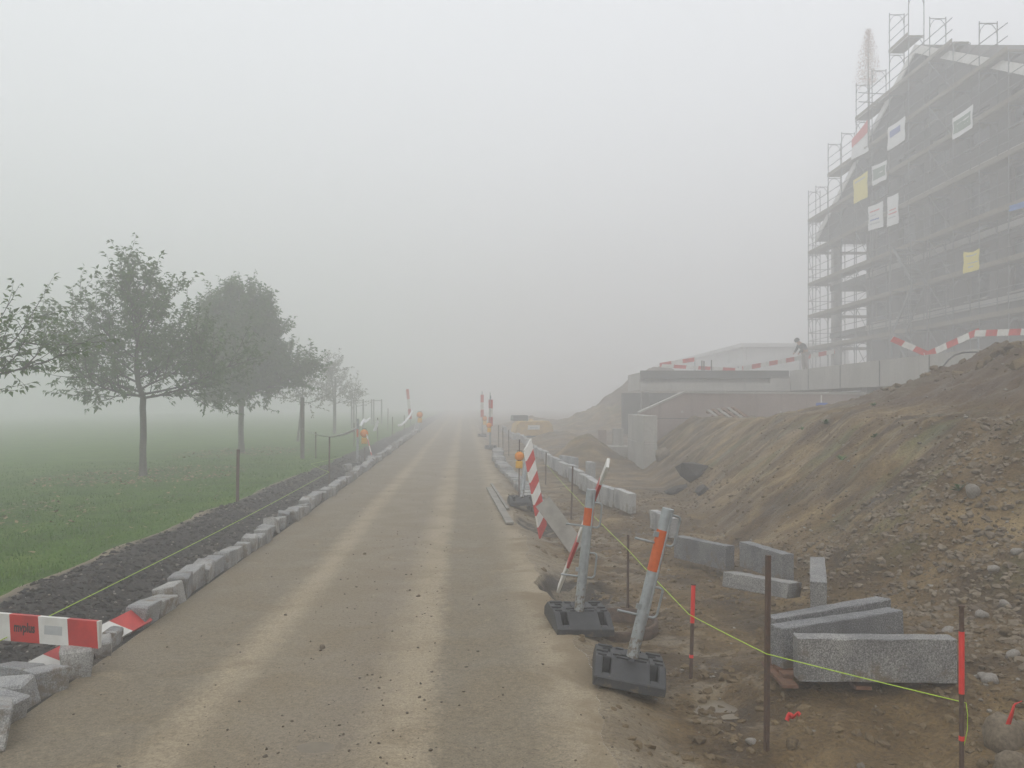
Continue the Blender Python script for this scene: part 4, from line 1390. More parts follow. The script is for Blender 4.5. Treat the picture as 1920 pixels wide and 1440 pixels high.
# others along the bank
slab((1383, 1060), (1470, 1092), 0.00, 'upright granite slab behind the plain stake, highest on the bank', 0, 0.80)
slab((1262, 1046), (1363, 1070), -0.08, 'upright granite slab directly behind the leaning pole', 1, 0.82)
slab((1206, 983), (1270, 1016), -0.09, 'upright granite slab half hidden by the leaning pole top', 2, 0.95)
# the kerb line of granite slabs in the lighter, fog-lit colour running back into the fog
way = [Vector((*gp(*q, -0.08), 0)) for q in ((1186, 964), (1128, 940), (1092, 914), (1066, 894), (1040, 880), (1008, 857), (974, 831), (944, 811))]
rg = random.Random(91); nk = 0
ORD = 'first second third fourth fifth sixth seventh eighth ninth tenth eleventh twelfth thirteenth fourteenth'.split()
for i in range(len(way) - 1):
    a, b_ = way[i], way[i + 1]
    L = (b_ - a).length; k = max(1, round(L / 1.04)); d = (b_ - a) / L
    for j in range(k):
        m_ = a + d * (L * (j + 0.5) / k)
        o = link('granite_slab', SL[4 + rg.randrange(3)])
        o.scale = (min(1.02, L / k * 0.93), 1.0, 1.25)
        o.location = (m_.x + rg.uniform(-.05, .05), m_.y, max(-0.09, tz(m_.x, m_.y) - 0.05) + rg.uniform(-.015, .02))
        o.rotation_euler = (rg.uniform(-.04, .04), rg.uniform(-.03, .03), math.atan2(d.y, d.x) + rg.uniform(-.07, .07))
        lb = ORD[nk] + ' upright slab of the pale kerb line, counted from its near end' if nk < 14 else 'distant pale granite slab in the kerb line fading into the fog'
        tag(o, lb, 'granite slab', 'pale kerb line slabs'); nk += 1
slab((1036, 880), (1091, 891), -0.06, 'granite slab turned to face the road beside the slim dark stake', 2, 1.0, zs=1.6)
slab((1090, 890), (1116, 902), -0.07, 'granite slab set back behind the string stake', 3, 0.62, zs=1.5)
o = slab((1392, 1132), (1490, 1146), 0.03, 'granite slab lying flat on the mud beneath the upright one', 0, 0.56, lay=True, T=0.25)
o.location.z += 0.14; o.rotation_euler = (R(90 - 7), R(2), o.rotation_euler[2] - 0.10); o.location.y += 0.12
x, y = gp(1534, 1150, 0.06)
o = link('granite_slab', SL[0]); o.location = (x + 0.39 * 0.5, y + 0.92 * 0.5, 0.06); o.rotation_euler = (0, R(-1), R(67.5)); tag(o, 'granite slab on edge pointing away, beside the flat slab', 'granite slab', 'granite kerb slabs')

# broken pallet under the stack
px_, py_ = gp(1600, 1292, 0.02)
pl = empty('broken_pallet', (px_ + 0.08, py_ + 0.13, 0.008), (0, R(1), R(-4)))
for yy in (0.06, 0.18, 0.30):
    MB().box((0, yy, 0.028), (0.85, 0.09, 0.022)).build('slat', M['wood_red'], pl)
for xx in (-0.42, 0.0, 0.40):
    MB().box((xx, 0.12, 0.008), (0.09, 0.46, 0.018)).build('bearer', M['wood_red'], pl)
tag(pl, 'muddy reddish pallet slats under the fanned granite slabs', 'pallet')

# pale setts along the right road edge
kr = empty('sett_row', (1.15, 14.0, 0))
rg = random.Random(31); yy = 14.2
while yy < 31:
    me = SETTS[rg.randrange(6)]
    xx = float(np.interp(yy, [14, 17, 20, 22, 25, 28, 31], [1.23, 1.22, 1.12, 1.0, 1.0, 1.12, 1.22])) + rg.uniform(-.02, .02)
    o = link('sett', me, kr)
    o.location = (xx - 1.15, yy - 14.0, tz(xx, yy) + 0.05 + rg.uniform(-.01, .02)); o.rotation_euler = (rg.uniform(-.06, .06), rg.uniform(-.08, .08), R(90) + rg.uniform(-.15, .15))
    yy += 0.19 + rg.uniform(0.01, 0.035)
tag(kr, 'row of pale granite setts laid crosswise along the right road edge', 'kerb')

# far beacons on the right
x, y = gp(920, 842, 0.03)
beacon(x, y, 1.95, 0.85, 1.80, 0.32, 0, 'far red and white beacon on a black foot at the right road edge', 0.0)
lamp(dp(917, 811, 30.4), 'far orange lamp hung on the right road edge beacon', 0, 1.0)
o = MB().tube([dp(918, 838, 30.6), dp(919, 736, 30.6)], 0.014, 6).build('thin_rod', M['galvanised']); tag(o, 'thin rod rising above the far right beacon', 'rod')
x, y = gp(904, 818, 0.1)
beacon(x, y, 2.2, 0.95, 2.05, 0.36, 0, 'faintest beacon on the right, half lost in the fog', 0.0)
lamp(dp(909, 797, 44), 'faintest orange lamp on the right beside the lost beacon', 0, 1.3)

# ------------------------------------------------------------------ stones, chunks and weeds
def stone_mesh(seed, squash, mat, sub=2):
    rg_ = np.random.default_rng(seed)
    bm = bmesh.new(); bmesh.ops.create_icosphere(bm, subdivisions=sub, radius=1.0)
    ph = rg_.random(9) * 6.28
    for v in bm.verts:
        c = v.co
        k = 1 + 0.16 * math.sin(2.1 * c.x + ph[0]) + 0.13 * math.sin(2.7 * c.y + ph[1]) + 0.12 * math.sin(3.3 * c.z + 2 * c.x + ph[2]) + 0.05 * math.sin(6 * c.x + 5 * c.y + ph[3]) + 0.04 * rg_.normal()
        v.co = Vector((c.x * k, c.y * k * 0.85, c.z * k * squash))
    me = bpy.data.meshes.new('stone'); bm.to_mesh(me); bm.free()
    me.materials.append(M[mat]); me.polygons.foreach_set('use_smooth', [True] * len(me.polygons))
    return me


ST = [stone_mesh(i, 0.62 + 0.06 * (i % 3), ('clod', 'stone_pale', 'stone_brown')[i % 3]) for i in range(6)]
CH = [stone_mesh(20 + i, 0.75, 'asphalt_chunk', 1) for i in range(2)]
for me in CH:
    me.polygons.foreach_set('use_smooth', [False] * len(me.polygons))


def stone(bx, by, h, size, label, mi=0, group=None, pool=ST, sc=(1, 1, 1), rz=None):
    x, y = gp(bx, by, h)
    o = link('stone' if pool is ST else 'asphalt_chunk', pool[mi])
    o.location = (x, y + size * 0.4, tz(x, y + size * 0.4) + size * 0.25); o.scale = (size * sc[0], size * sc[1], size * sc[2])
    o.rotation_euler = (random.uniform(-.3, .3), random.uniform(-.3, .3), random.uniform(0, 6) if rz is None else rz)
    tag(o, label, 'stone', group)
    return o


stone(1890, 1350, 0.08, 0.115, 'large round brown stone with a red ribbon on it', 2)
stone(1905, 1400, 0.06, 0.09, 'round stone below the ribboned one at the right edge', 2)
stone(1850, 1432, 0.04, 0.075, 'smooth brown cobble at the bottom right beside the pin', 3)
stone(1900, 1436, 0.04, 0.085, 'pale brown cobble in the bottom right corner', 5)
stone(1780, 1180, 0.10, 0.045, 'whitish stone in the gravel behind the red topped pin', 1)
stone(1487, 1372, -0.03, 0.04, 'small dark stone beside the red ribbon scrap in the mud', 0)
stone(1410, 1373, -0.05, 0.032, 'small grey stone left of the tall plain stake foot', 4)
stone(1830, 938, 0.80, 0.09, 'pale upright stone alone on the slope at the right', 1, sc=(0.7, 0.7, 1.3))
for bx_, by_, sz_, mi_ in ((1845, 1255, .035, 1), (1862, 1262, .05, 4), (1900, 1230, .045, 1), (1885, 1200, .04, 3), (1840, 1160, .05, 4), (1890, 1150, .045, 1), (1870, 1125, .05, 4), (1910, 1120, .05, 1), (1760, 1215, .035, 3), (1740, 1160, .04, 2), (1720, 1130, .035, 5)):
    stone(bx_, by_, 0.12, sz_, 'rounded stone lying in the coarse gravel beside the slabs', mi_, 'stones in the coarse gravel')
stone(1305, 905, 0.10, 0.48, 'large dark slab of broken asphalt on the slope foot', 0, None, CH, (1.0, 0.6, 0.62), 0.5)
stone(1318, 935, -0.02, 0.22, 'smaller dark broken lump below the large asphalt slab', 1, None, CH, (1, 0.8, 0.8), 1.1)
stone(1270, 920, -0.05, 0.30, 'flat dark broken lump left of the large asphalt slab', 1, None, CH, (1.2, 0.8, 0.4), 2.0)
stone(1245, 880, -0.05, 0.22, 'brown stone lump by the foot of the concrete pillar', 2)
stone(604, 1216, 0.0, 0.022, 'single reddish clod lying in the middle of the road', 2)
stone(785, 1118, 0.0, 0.018, 'small dark clod on the right wheel track edge', 0)
stone(683, 1040, 0.0, 0.02, 'dark crumb on the road far ahead', 3)

# red ribbon scraps
for j, (bx_, by_, h_, pts, lb) in enumerate(((1893, 1335, 0.20, [(-.02, -.02, -.05), (-.01, -.03, 0.0), (0.01, -.02, .04), (.05, 0, .045)], 'fluorescent red ribbon strip over the large brown stone'),
                                             (1486, 1358, -0.01, [(-.03, 0, 0.02), (-.015, .01, .05), (0.005, 0, .035), (.03, .01, .055), (.04, .0, .045)], 'scrap of red ribbon in the mud by the tall plain stake'))):
    x, y = gp(bx_, by_, h_)
    z = max(tz(x, y), h_)
    o = ribbon([Vector((x, y, z)) + Vector(p) for p in pts], 0.03, (0.2, 0.7), lb, 'red_ribbon', 'red_fluo')
    o['category'] = 'ribbon'; o['group'] = 'red ribbon scraps'


def weed(bx, by, h, s, label):
    x, y = gp(bx, by, h); z = tz(x, y)
    rg_ = random.Random(int(bx)); mb = MB()
    for i in range(16):
        a = rg_.uniform(0, 6.28); L = s * rg_.uniform(0.6, 1.2); w = 0.16 * L; el = rg_.uniform(0.3, 1.2)
        d = Vector((math.cos(a) * math.cos(el), math.sin(a) * math.cos(el), math.sin(el))); sd_ = Vector((-math.sin(a), math.cos(a), 0))
        mb.add([(0, 0, 0), d * L * .5 + sd_ * w, d * L + Vector((0, 0, -.2 * L)), d * L * .5 - sd_ * w], [(0, 1, 2, 3)])
    o = mb.build('weed', M['weed']); o.location = (x, y, z)
    tag(o, label, 'weed', 'green weeds on the slope')


for bx_, by_, h_, s_, lb in ((1548, 848, 0.9, 0.12, 'green weed tuft near the top of the slope'), (1505, 855, 0.8, 0.10, 'small weed tuft left of the top weed'), (1637, 842, 0.95, 0.09, 'weed tuft below the spoil heap edge'),
                             (1578, 915, 0.6, 0.10, 'weed tuft halfway down the slope'), (1640, 900, 0.7, 0.09, 'yellow green weed right of the halfway tuft'), (1798, 975, 0.6, 0.10, 'lone weed tuft below the pale upright stone')):
    weed(bx_, by_, h_, s_, lb)

# ------------------------------------------------------------------ building site on the terrace
BM = Matrix.Translation((20.89, 37.18, 0)) @ Matrix.Rotation(R(-2.68), 4, 'Z')   # x into the building, y along its gable front
BI = BM.inverted()
CAMP = Vector((0, 0, EYE))


def site(name, loc=(0, 0, 0), rz=0.0):
    e = empty(name)
    e.matrix_world = BM @ Matrix.Translation(loc) @ Matrix.Rotation(rz, 4, 'Z')
    return e


def fac(bx, by, x0):
    """image pixel -> local point on the plane x = x0 of the gable front"""
    o = BI @ CAMP; q = BI @ dp(bx, by, 10.0); d = q - o
    return o + d * ((x0 - o.x) / d.x)


T0 = 3.07


def roof_h(y):
    return 18.6 - 0.51 * abs(y - 2.0)


# ---- main building
bld = site('gable_building', (0, 0, T0))
ops = []                                     # window openings (y0, y1, z0, z1)
for zb, hh, sill in ((6.0, 2.1, 0.12), (8.9, 2.1, 0.12), (11.8, 1.5, 0.85)):
    for yc in (7.4, 4.4, 1.2, -2.0, -5.2, -8.4):
        if zb > 11 and yc < -6: continue
        ops.append((yc - 0.85, yc + 0.85, zb + sill, zb + sill + hh))
ops += [(1.4, 2.6, 14.9, 16.4), (-2.2, -0.6, 4.5, 5.0), (4.2, 5.2, 3.2, 5.3), (-6.0, -4.6, 4.5, 5.0)]
ycut = sorted({-10.6, 9.2, 2.0, *[q for o_ in ops for q in o_[:2]]})


def wall_mesh(lo, hi):
    mb = MB()
    for y0, y1 in zip(ycut[:-1], ycut[1:]):
        ym = (y0 + y1) / 2
        holes = sorted([(o_[2], o_[3]) for o_ in ops if o_[0] <= ym <= o_[1]])
        z = 3.07
        segs = []
        for a, b_ in holes:
            segs.append((z, a)); z = b_
        segs.append((z, None))
        for a, b_ in segs:
            ta = roof_h(y0) - 0.25 if b_ is None else b_; tb = roof_h(y1) - 0.25 if b_ is None else b_
            a2 = max(a, lo); ta2, tb2 = min(ta, hi), min(tb, hi)
            if ta2 <= a2 + 1e-3 and tb2 <= a2 + 1e-3: continue
            mb.prism([(y0, a2 - T0), (y1, a2 - T0), (y1, max(tb2, a2 + .001) - T0), (y0, max(ta2, a2 + .001) - T0)], 1.05, 1.35, 'x')
    return mb


wall_mesh(3.07, 11.8).build('wall', M['masonry'], bld)
wall_mesh(11.8, 30).build('gable_wall', M['gable_board'], bld)
MB().prism([(-10.4, 0), (9.0, 0), (9.0, 8.5), (-10.4, 8.5)], 2.3, 12, 'x').build('dark_room_block', M['concrete_dark'], bld)  # solid block instead of rooms, coloured dark so the openings look unlit
for i, (y0, y1, z0, z1) in enumerate(ops):
    w = MB()
    yc, zc = (y0 + y1) / 2, (z0 + z1) / 2 - T0
    for c_, s_ in (((1.2, y0 + .04, zc), (.07, .08, z1 - z0)), ((1.2, y1 - .04, zc), (.07, .08, z1 - z0)), ((1.2, yc, z0 - T0 + .04), (.068, y1 - y0 - .16, .08)), ((1.2, yc, z1 - T0 - .04), (.068, y1 - y0 - .16, .08))):
        w.box(c_, s_)
    f = w.build('window', M['wood_post'], bld)
    MB().box((1.21, yc, zc), (.02, y1 - y0 - .16, z1 - z0 - .16)).build('pane', M['glass_dark'], f)
    MB().box((1.0, yc, z0 - T0 - .03), (.16, y1 - y0 + .1, .05)).build('sill', M['concrete'], f)
for zb in (6.0, 8.9, 11.8):
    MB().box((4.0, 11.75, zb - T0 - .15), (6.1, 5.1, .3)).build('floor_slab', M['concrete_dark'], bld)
    MB().box((1.0, -0.7, zb - T0 - .14), (.12, 19.6, .26)).build('slab_edge', M['concrete'], bld)
MB().box((1.25, 14.1, 4.4), (.42, .42, 8.8)).build('column', M['concrete'], bld)
MB().box((5.2, 14.1, 4.4), (.42, .42, 8.8)).build('column', M['concrete'], bld)
MB().prism([(9.2, 8.75), (14.4, 8.75), (14.4, roof_h(14.4) - .3 - T0), (9.2, roof_h(9.2) - .3 - T0)], 1.05, 1.3, 'x').build('gable_wing', M['gable_board'], bld)
# roof: two slopes with white bargeboards
rf = empty('roof'); rf.parent = bld
for sgn, ye, nm in ((1, 14.9, 'far'), (-1, -10.9, 'near')):
    ya, yb = (2.0, ye)
    za, zb = roof_h(2.0) - T0, roof_h(ye) - T0
    poly = [(ya, za), (yb, zb), (yb, zb - .24), (ya, za - .24)]
    MB().prism(poly if sgn < 0 else poly[::-1], 0.32, 14.0, 'x').build('roof_slope', M['roof_tile'], rf)
    bp = [(ya, za + .05), (yb, zb + .05), (yb, zb - .36), (ya, za - .36)]
    MB().prism(bp if sgn < 0 else bp[::-1], 0.26, 0.315, 'x').build('bargeboard', M['white_paint'], rf)
    # tile courses stand proud as real steps
    k = 0
    for j in range(26):
        f = (j + .5) / 26
        yy_ = ya + (yb - ya) * f; zz_ = za + (zb - za) * f
        MB().box((7.2, yy_, zz_ + .025), (13.4, abs(yb - ya) / 26 * 0.55, .05), rot=(math.atan2(zb - za, yb - ya) if sgn > 0 else math.atan2(za - zb, ya - yb), 0, 0)).build('tile_course', M['roof_tile'], rf)
tag(bld, 'tall grey gabled building shell with open corner floors behind the scaffolding', 'building')

# ---- scaffolding
LV = [5.06 + 2 * j for j in range(8)]
SX = 0.73


def frame_mesh():
    mb = MB()
    mb.tube([(0, 0, 0), (0, 0, 2.0)], 0.026, 6).tube([(SX, 0, 0), (SX, 0, 2.0)], 0.026, 6)
    mb.tube([(0, 0, 1.92), (SX, 0, 1.92)], 0.022, 6, cap=False)
    mb.tube([(0, 0, 1.45), (.06, 0, 1.68), (.2, 0, 1.86), (SX / 2, 0, 1.90)], 0.017, 5, cap=False)
    mb.tube([(SX, 0, 1.45), (SX - .06, 0, 1.68), (SX - .2, 0, 1.86), (SX / 2, 0, 1.90)], 0.017, 5, cap=False)
    return mb.mesh('frame', M['scaffold_steel'])


FR = frame_mesh()
DK = MB().box((SX / 2, 1.0, 0.02), (SX - .06, 1.98, .06)).mesh('deck', M['deck_wood'])
TB = MB().box((-.045, 1.0, .10), (.03, 1.98, .17)).mesh('toe_board', M['deck_wood'])
RL = MB().tube([(-.04, 0, 0), (-.04, 2.0, 0)], 0.021, 5).mesh('guard_rail', M['scaffold_steel'])
DG = MB().tube([(-.05, 0, 0.05), (-.05, 2.0, 1.95)], 0.019, 5).mesh('diagonal_brace', M['scaffold_steel'])


def scaffold(e, ys, topj, z0, braces=(), skip=()):
    n_ = len(ys)
    for i in range(n_):
        J = max(topj[max(i - 1, 0)], topj[min(i, n_ - 2)])
        for j in range(J + (1 if skip and round(ys[i], 2) in skip else 2)):
            link('frame', FR, e, (0, ys[i], 3.06 + 2 * j - z0))
    for i in range(n_ - 1):
        sc = (ys[i + 1] - ys[i]) / 2.0
        for j in range(topj[i] + 1):
            z = LV[j] - z0
            for nm, me, zz in (('deck', DK, z), ('toe_board', TB, z), ('guard_rail', RL, z + .55), ('guard_rail', RL, z + 1.05)):
                o_ = link(nm, me, e, (0, ys[i], zz)); o_.scale.y = sc
            if (i, j) in braces or (i % 4 == 1):
                o_ = link('diagonal_brace', DG, e, (0, ys[i], z - 2.0)); o_.scale.y = sc


ys = [2 * k + .05 for k in range(-6, 8)] + [15.3]
top = []
for a, b_ in zip(ys[:-1], ys[1:]):
    mid = (a + b_) / 2
    al = 1.45 if mid > 2 else 0.15
    top.append(max(j for j in range(8) if LV[j] <= (18.6 - .53 * abs(mid - 2.0)) + al or j == 0))
sc1 = site('scaffolding', (0, 0, 3.06))
scaffold(sc1, ys, top, 3.06, (), (-1.95, -5.95, -7.95, -9.95, -11.95))
# pale tubes poking out beside the topping-out tree
for (q0, q1) in (((1597, 172), (1650, 176)), ((1594, 190), (1650, 193))):
    a, b_ = fac(*q1, 0.0), fac(*q0, 0.0)
    MB().tube([Vector((0.2, a.y, a.z - 3.06)), Vector((-1.1, a.y, a.z - 3.0))], 0.024, 6).build('cantilever_tube', M['scaffold_steel'], sc1)
# stair flights on the outside
fl = MB()
for sx in (-.75, -.15):
    fl.box((sx, 1.0, 1.0), (.04, 2.75, .14), rot=(R(45), 0, 0))
for k in range(9):
    fl.box((-.45, .1 + .2 * k, .2 + .2 * k), (.58, .2, .03))
FL = fl.mesh('stair_flight', M['scaffold_steel'])
for j in range(3):
    o_ = link('stair_flight', FL, sc1, (0, 0.05, 2 * j)) if j % 2 == 0 else link('stair_flight', FL, sc1, (-.9, 2.05, 2 * j), (0, 0, R(180)))
    for yy_ in (0.05, 2.05):
        link('frame', FR, sc1, (-.85, yy_, 2 * j))
tag(sc1, 'tall stepped scaffolding with wooden decks along the gable front', 'scaffolding')

sc2 = site('scaffolding', (0, 15.3, 3.06), R(-90))
scaffold(sc2, [0.0, 2.0, 4.0, 6.0], [3, 3, 2], 3.06)
tag(sc2, 'thin end scaffolding open to the fog at the far building corner', 'scaffolding')


# ---- banners tied to the scaffolding
def banner(name, xl, xr, tl, tr, bl_, br, mat, label, prints=(), x0=-0.09, sag=0.04, seed=0):
    A, B_, C_, D_ = fac(xl, bl_, x0), fac(xr, br, x0), fac(xr, tr, x0), fac(xl, tl, x0)
    base = (A + B_) / 2
    e = site(name, base)
    rg_ = random.Random(seed); n_, m_ = 8, 6
    def P(u, v):
        p = (A * (1 - u) + B_ * u) * (1 - v) + (D_ * (1 - u) + C_ * u) * v
        p = p - base
        p.x += -0.03 * math.sin(u * 5 + seed) * (1 - v) - 0.015 * math.sin(v * 9 + u * 3)
        p.z -= sag * math.sin(math.pi * u) * (v if v > .5 else 0) * 0.6
        return p
    vs = [P(i / n_, j / m_) for j in range(m_ + 1) for i in range(n_ + 1)]
    vb = [p + Vector((0.008, 0, 0)) for p in vs]
    k = len(vs)
    fs = [(j * (n_ + 1) + i, j * (n_ + 1) + i + 1, (j + 1) * (n_ + 1) + i + 1, (j + 1) * (n_ + 1) + i) for j in range(m_) for i in range(n_)]
    mb = MB().add(vs, fs, 0, None, True).add(vb, [f[::-1] for f in fs], 0, None, True)
    sh = mb.build('cloth', M[mat], e)
    for (u0, u1, v0, v1, pm) in prints:
        pv = []
        for v in np.linspace(v0, v1, 4):
            for u in np.linspace(u0, u1, 6):
                q = P(float(u), float(v)); q.x -= 0.012; pv.append(q)
        pf = [(j * 6 + i, j * 6 + i + 1, (j + 1) * 6 + i + 1, (j + 1) * 6 + i) for j in range(3) for i in range(5)]
        MB().add(pv, pf, 0, None, True).build('print', M[pm], sh)
    tag(e, label, 'banner', 'banners on the scaffolding')


banner('banner', 1597, 1628, 262, 222, 300, 283, 'banner_white', 'red and white banner, highest on the left edge of the scaffolding', [(0.02, .98, .58, .99, 'banner_red')], seed=1)
banner('banner', 1665, 1697, 240, 217, 283, 262, 'banner_white', 'white banner with a blue mark near the gable', [(.12, .75, .5, .78, 'banner_blue')], seed=2)
banner('banner', 1786, 1824, 222, 195, 262, 240, 'banner_white', 'large white framed banner with grey-green field, highest on the right', [(.06, .92, .2, .78, 'banner_green'), (.15, .8, .36, .42, 'banner_white'), (.2, .85, .55, .61, 'banner_white')], seed=3)
banner('banner', 1635, 1662, 312, 300, 349, 336, 'banner_white', 'small white framed banner with grey-green field beside a yellow one', [(.06, .94, .24, .80, 'banner_green'), (.2, .8, .48, .54, 'banner_white')], seed=4)
banner('banner', 1600, 1626, 338, 320, 383, 370, 'banner_yellow', 'plain pale yellow banner near the left edge of the scaffolding', [(.15, .85, .8, .86, 'sticker_grey')], seed=5)
banner('banner', 1628, 1655, 388, 377, 433, 425, 'banner_white', 'white banner with red line and grey rows of text', [(.15, .8, .72, .77, 'banner_red'), (.15, .6, .56, .60, 'sticker_grey'), (.15, .75, .36, .42, 'banner_blue'), (.15, .8, .2, .26, 'sticker_grey')], seed=6)
banner('banner', 1664, 1684, 370, 361, 426, 418, 'banner_white', 'narrow white banner with faint red rows beside the text banner', [(.2, .8, .5, .54, 'banner_red'), (.15, .85, .38, .42, 'banner_red'), (.15, .7, .25, .29, 'sticker_grey')], seed=7)
banner('banner', 1807, 1836, 472, 465, 513, 505, 'banner_yellow', 'strong yellow banner low on the right part of the scaffolding', [(.2, .85, .78, .84, 'sticker_grey'), (.25, .9, .38, .42, 'sticker_grey'), (.3, .6, .2, .26, 'sticker_grey')], seed=8, sag=0.15)
banner('tarpaulin', 1893, 1945, 386, 366, 397, 380, 'tarp_blue', 'strip of blue tarpaulin on a scaffold deck at the right edge', seed=9)

# ---- topping-out tree
P0 = fac(1628, 300, -0.12)
tt = site('topping_out_tree', (P0.x, P0.y, LV[5]))
H_top = fac(1626, 58, -.12).z - LV[5]
H_bot = fac(1628, 158, -.12).z - LV[5]
MB().tube([(0, 0, 0), (0, 0, H_bot * .5), (0.0, 0, H_bot), (0.0, 0, H_top)], [.034, .032, .03, .008], 8).build('trunk', M['bark'], tt)
rg = random.Random(77); br_ = MB(); LP, LD = [], []
for i in range(150):
    f = i / 150
    z = H_bot + (H_top - H_bot) * f; a = i * 2.39996; L = (0.80 * (1 - f) ** 0.7 + 0.05) * rg.uniform(.75, 1.1) * (0.75 + .25 * min(1, f * 6))
    pts = [Vector((0, 0, z))]
    for k in range(1, 6):
        pts.append(Vector((math.cos(a) * L * k / 5, math.sin(a) * L * k / 5, z + .10 * k / 5 - .30 * L * (k / 5) ** 2)))
    br_.tube(pts, [.008, .007, .006, .005, .004, .003], 4, cap=False)
    for k in range(1, 6):
        for q in range(3):
            LP.append(pts[k] + Vector((rg.gauss(0, .05), rg.gauss(0, .05), rg.gauss(0, .05)))); LD.append(Vector((rg.gauss(0, 1), rg.gauss(0, 1), -1.2)).normalized())
cr = br_
for p, d in zip(LP, LD):
    s_ = Vector((rg.gauss(0, 1), rg.gauss(0, 1), .2)).normalized() * .011
    L = rg.uniform(.08, .2)
    cr.add([p - s_, p + s_, p + d * L], [(0, 1, 2)], 1)
cr.build('crown', [M['larch'], M['ribbon_straw']], tt)
tag(tt, 'thin pale topping-out conifer with ribbons tied above the scaffolding', 'tree')

# ---- terrace slab, parapet and supports
te = site('concrete_terrace', (-7.1, -2.3, 0))
MB().box((4.0, -7.0, 2.64), (7.98, 14.0, .84)).build('near_slab', M['concrete'], te)
MB().box((3.6, 9.0, 2.62), (8.8, 18.0, .40)).build('inner_slab', M['concrete'], te)
MB().box((-3.55, 1.9, 2.62), (5.48, 3.3, .38)).build('far_slab', M['concrete'], te)
MB().box((-3.15, 0.12, 2.905), (6.24, .24, .33)).build('front_upstand', M['concrete_dark'], te)
MB().box((-3.15, 0.05, 2.38), (6.28, .35, .34)).build('edge_beam', M['concrete'], te)
MB().box((-6.20, 1.95, 2.62), (.2, 3.2, .74)).build('side_beam', M['concrete'], te)
for xx, yy_ in ((.6, -3.4), (.6, -6.4), (.6, -9.4), (.6, -12.6), (-3.0, 3.0), (-5.6, 3.0)):
    MB().box((xx, yy_, 0.9), (.35, .35, 2.6)).build('column', M['concrete'], te)
MB().box((3.2, -4.0, 0.9), (.3, 20.0, 2.6)).build('void_shade_wall', M['concrete_dark'], te)  # walls added behind the void, its shade put into their dark colour
MB().box((-1.5, 6.0, 0.9), (9.5, .3, 2.6)).build('void_shade_wall', M['concrete_dark'], te)
for k in range(4):
    MB().box((-.004, -2.2 - 3.2 * k, 2.64), (.012, .05, .80)).build('formwork_joint', M['concrete_dark'], te)
tag(te, 'pale concrete terrace deck with dark void beneath, in front of the building', 'terrace')

# ---- retaining wall with sloping end and its pillar
rw = site('retaining_wall', (-15.03, -12.3, 0))
MB().prism([(-.02, -.6), (9.4, -.6), (9.4, 1.93), (1.36, 1.98), (-.02, 1.36)], 0.0, 0.30, 'y').build('wall', M['concrete_warm'], rw)
MB().prism([(1.36, 1.982), (9.4, 1.932), (9.4, 1.99), (1.36, 2.04)], -.03, 0.33, 'y').build('coping', M['concrete'], rw)
MB().prism([(-.02, 1.362), (1.36, 1.982), (1.36, 2.04), (-.02, 1.42)], -.03, 0.33, 'y').build('sloping_coping', M['concrete'], rw)
for k in range(6):
    MB().tube([(1.3 + 1.5 * k, -.012, 1.42), (1.3 + 1.5 * k, .02, 1.42)], .035, 8).build('tie_hole_cap', M['concrete'], rw)
MB().box((4.7, -.004, 1.22), (9.2, .012, .018)).build('formwork_joint', M['concrete_dark'], rw)
tag(rw, 'brownish concrete retaining wall with sloping end and row of pale tie caps', 'wall')
pi = site('concrete_pillar', (-15.2, -13.8, 0))
MB().box((0, 0, -.15), (.36, 2.98, 1.5)).build('lower_lift', M['concrete'], pi, .01)
MB().box((0.002, 0, .975), (.352, 2.97, .74)).build('upper_lift', M['concrete'], pi, .01)
tag(pi, 'freestanding concrete wall end standing like a pillar beside the slope', 'pillar')

# ---- long annex far behind
an = site('annex_building', (1.5, 33.5, T0 - 0.5))
MB().box((4, 20, 4.05), (9.5, 40.6, .3)).build('roof_slab', M['concrete_fog_pale'], an)
MB().box((4, 20, 2.6), (9.0, 40, .3)).build('floor_slab', M['concrete_fog_pale'], an)
MB().box((4.2, 20, 1.9), (8.6, 39.5, 3.9)).build('wall', M['concrete_fog_pale'], an)
for k in range(9):
    MB().box((-.3, .4 + 4.9 * k, 1.95), (.25, .25, 3.9)).build('column', M['concrete_fog_pale'], an)
tag(an, 'low pale annex building fading into fog beyond the scaffolding', 'building')

# ------------------------------------------------------------------ things on the terrace
def barrier(pts, W, stripe, first, label, slant=0.15):
    a, b_ = Vector(pts[0]), Vector(pts[1])
    return board_between('barrier_board', a, b_, W, 0.03, stripe, slant, first, label, 'red and white barrier boards on the terrace')


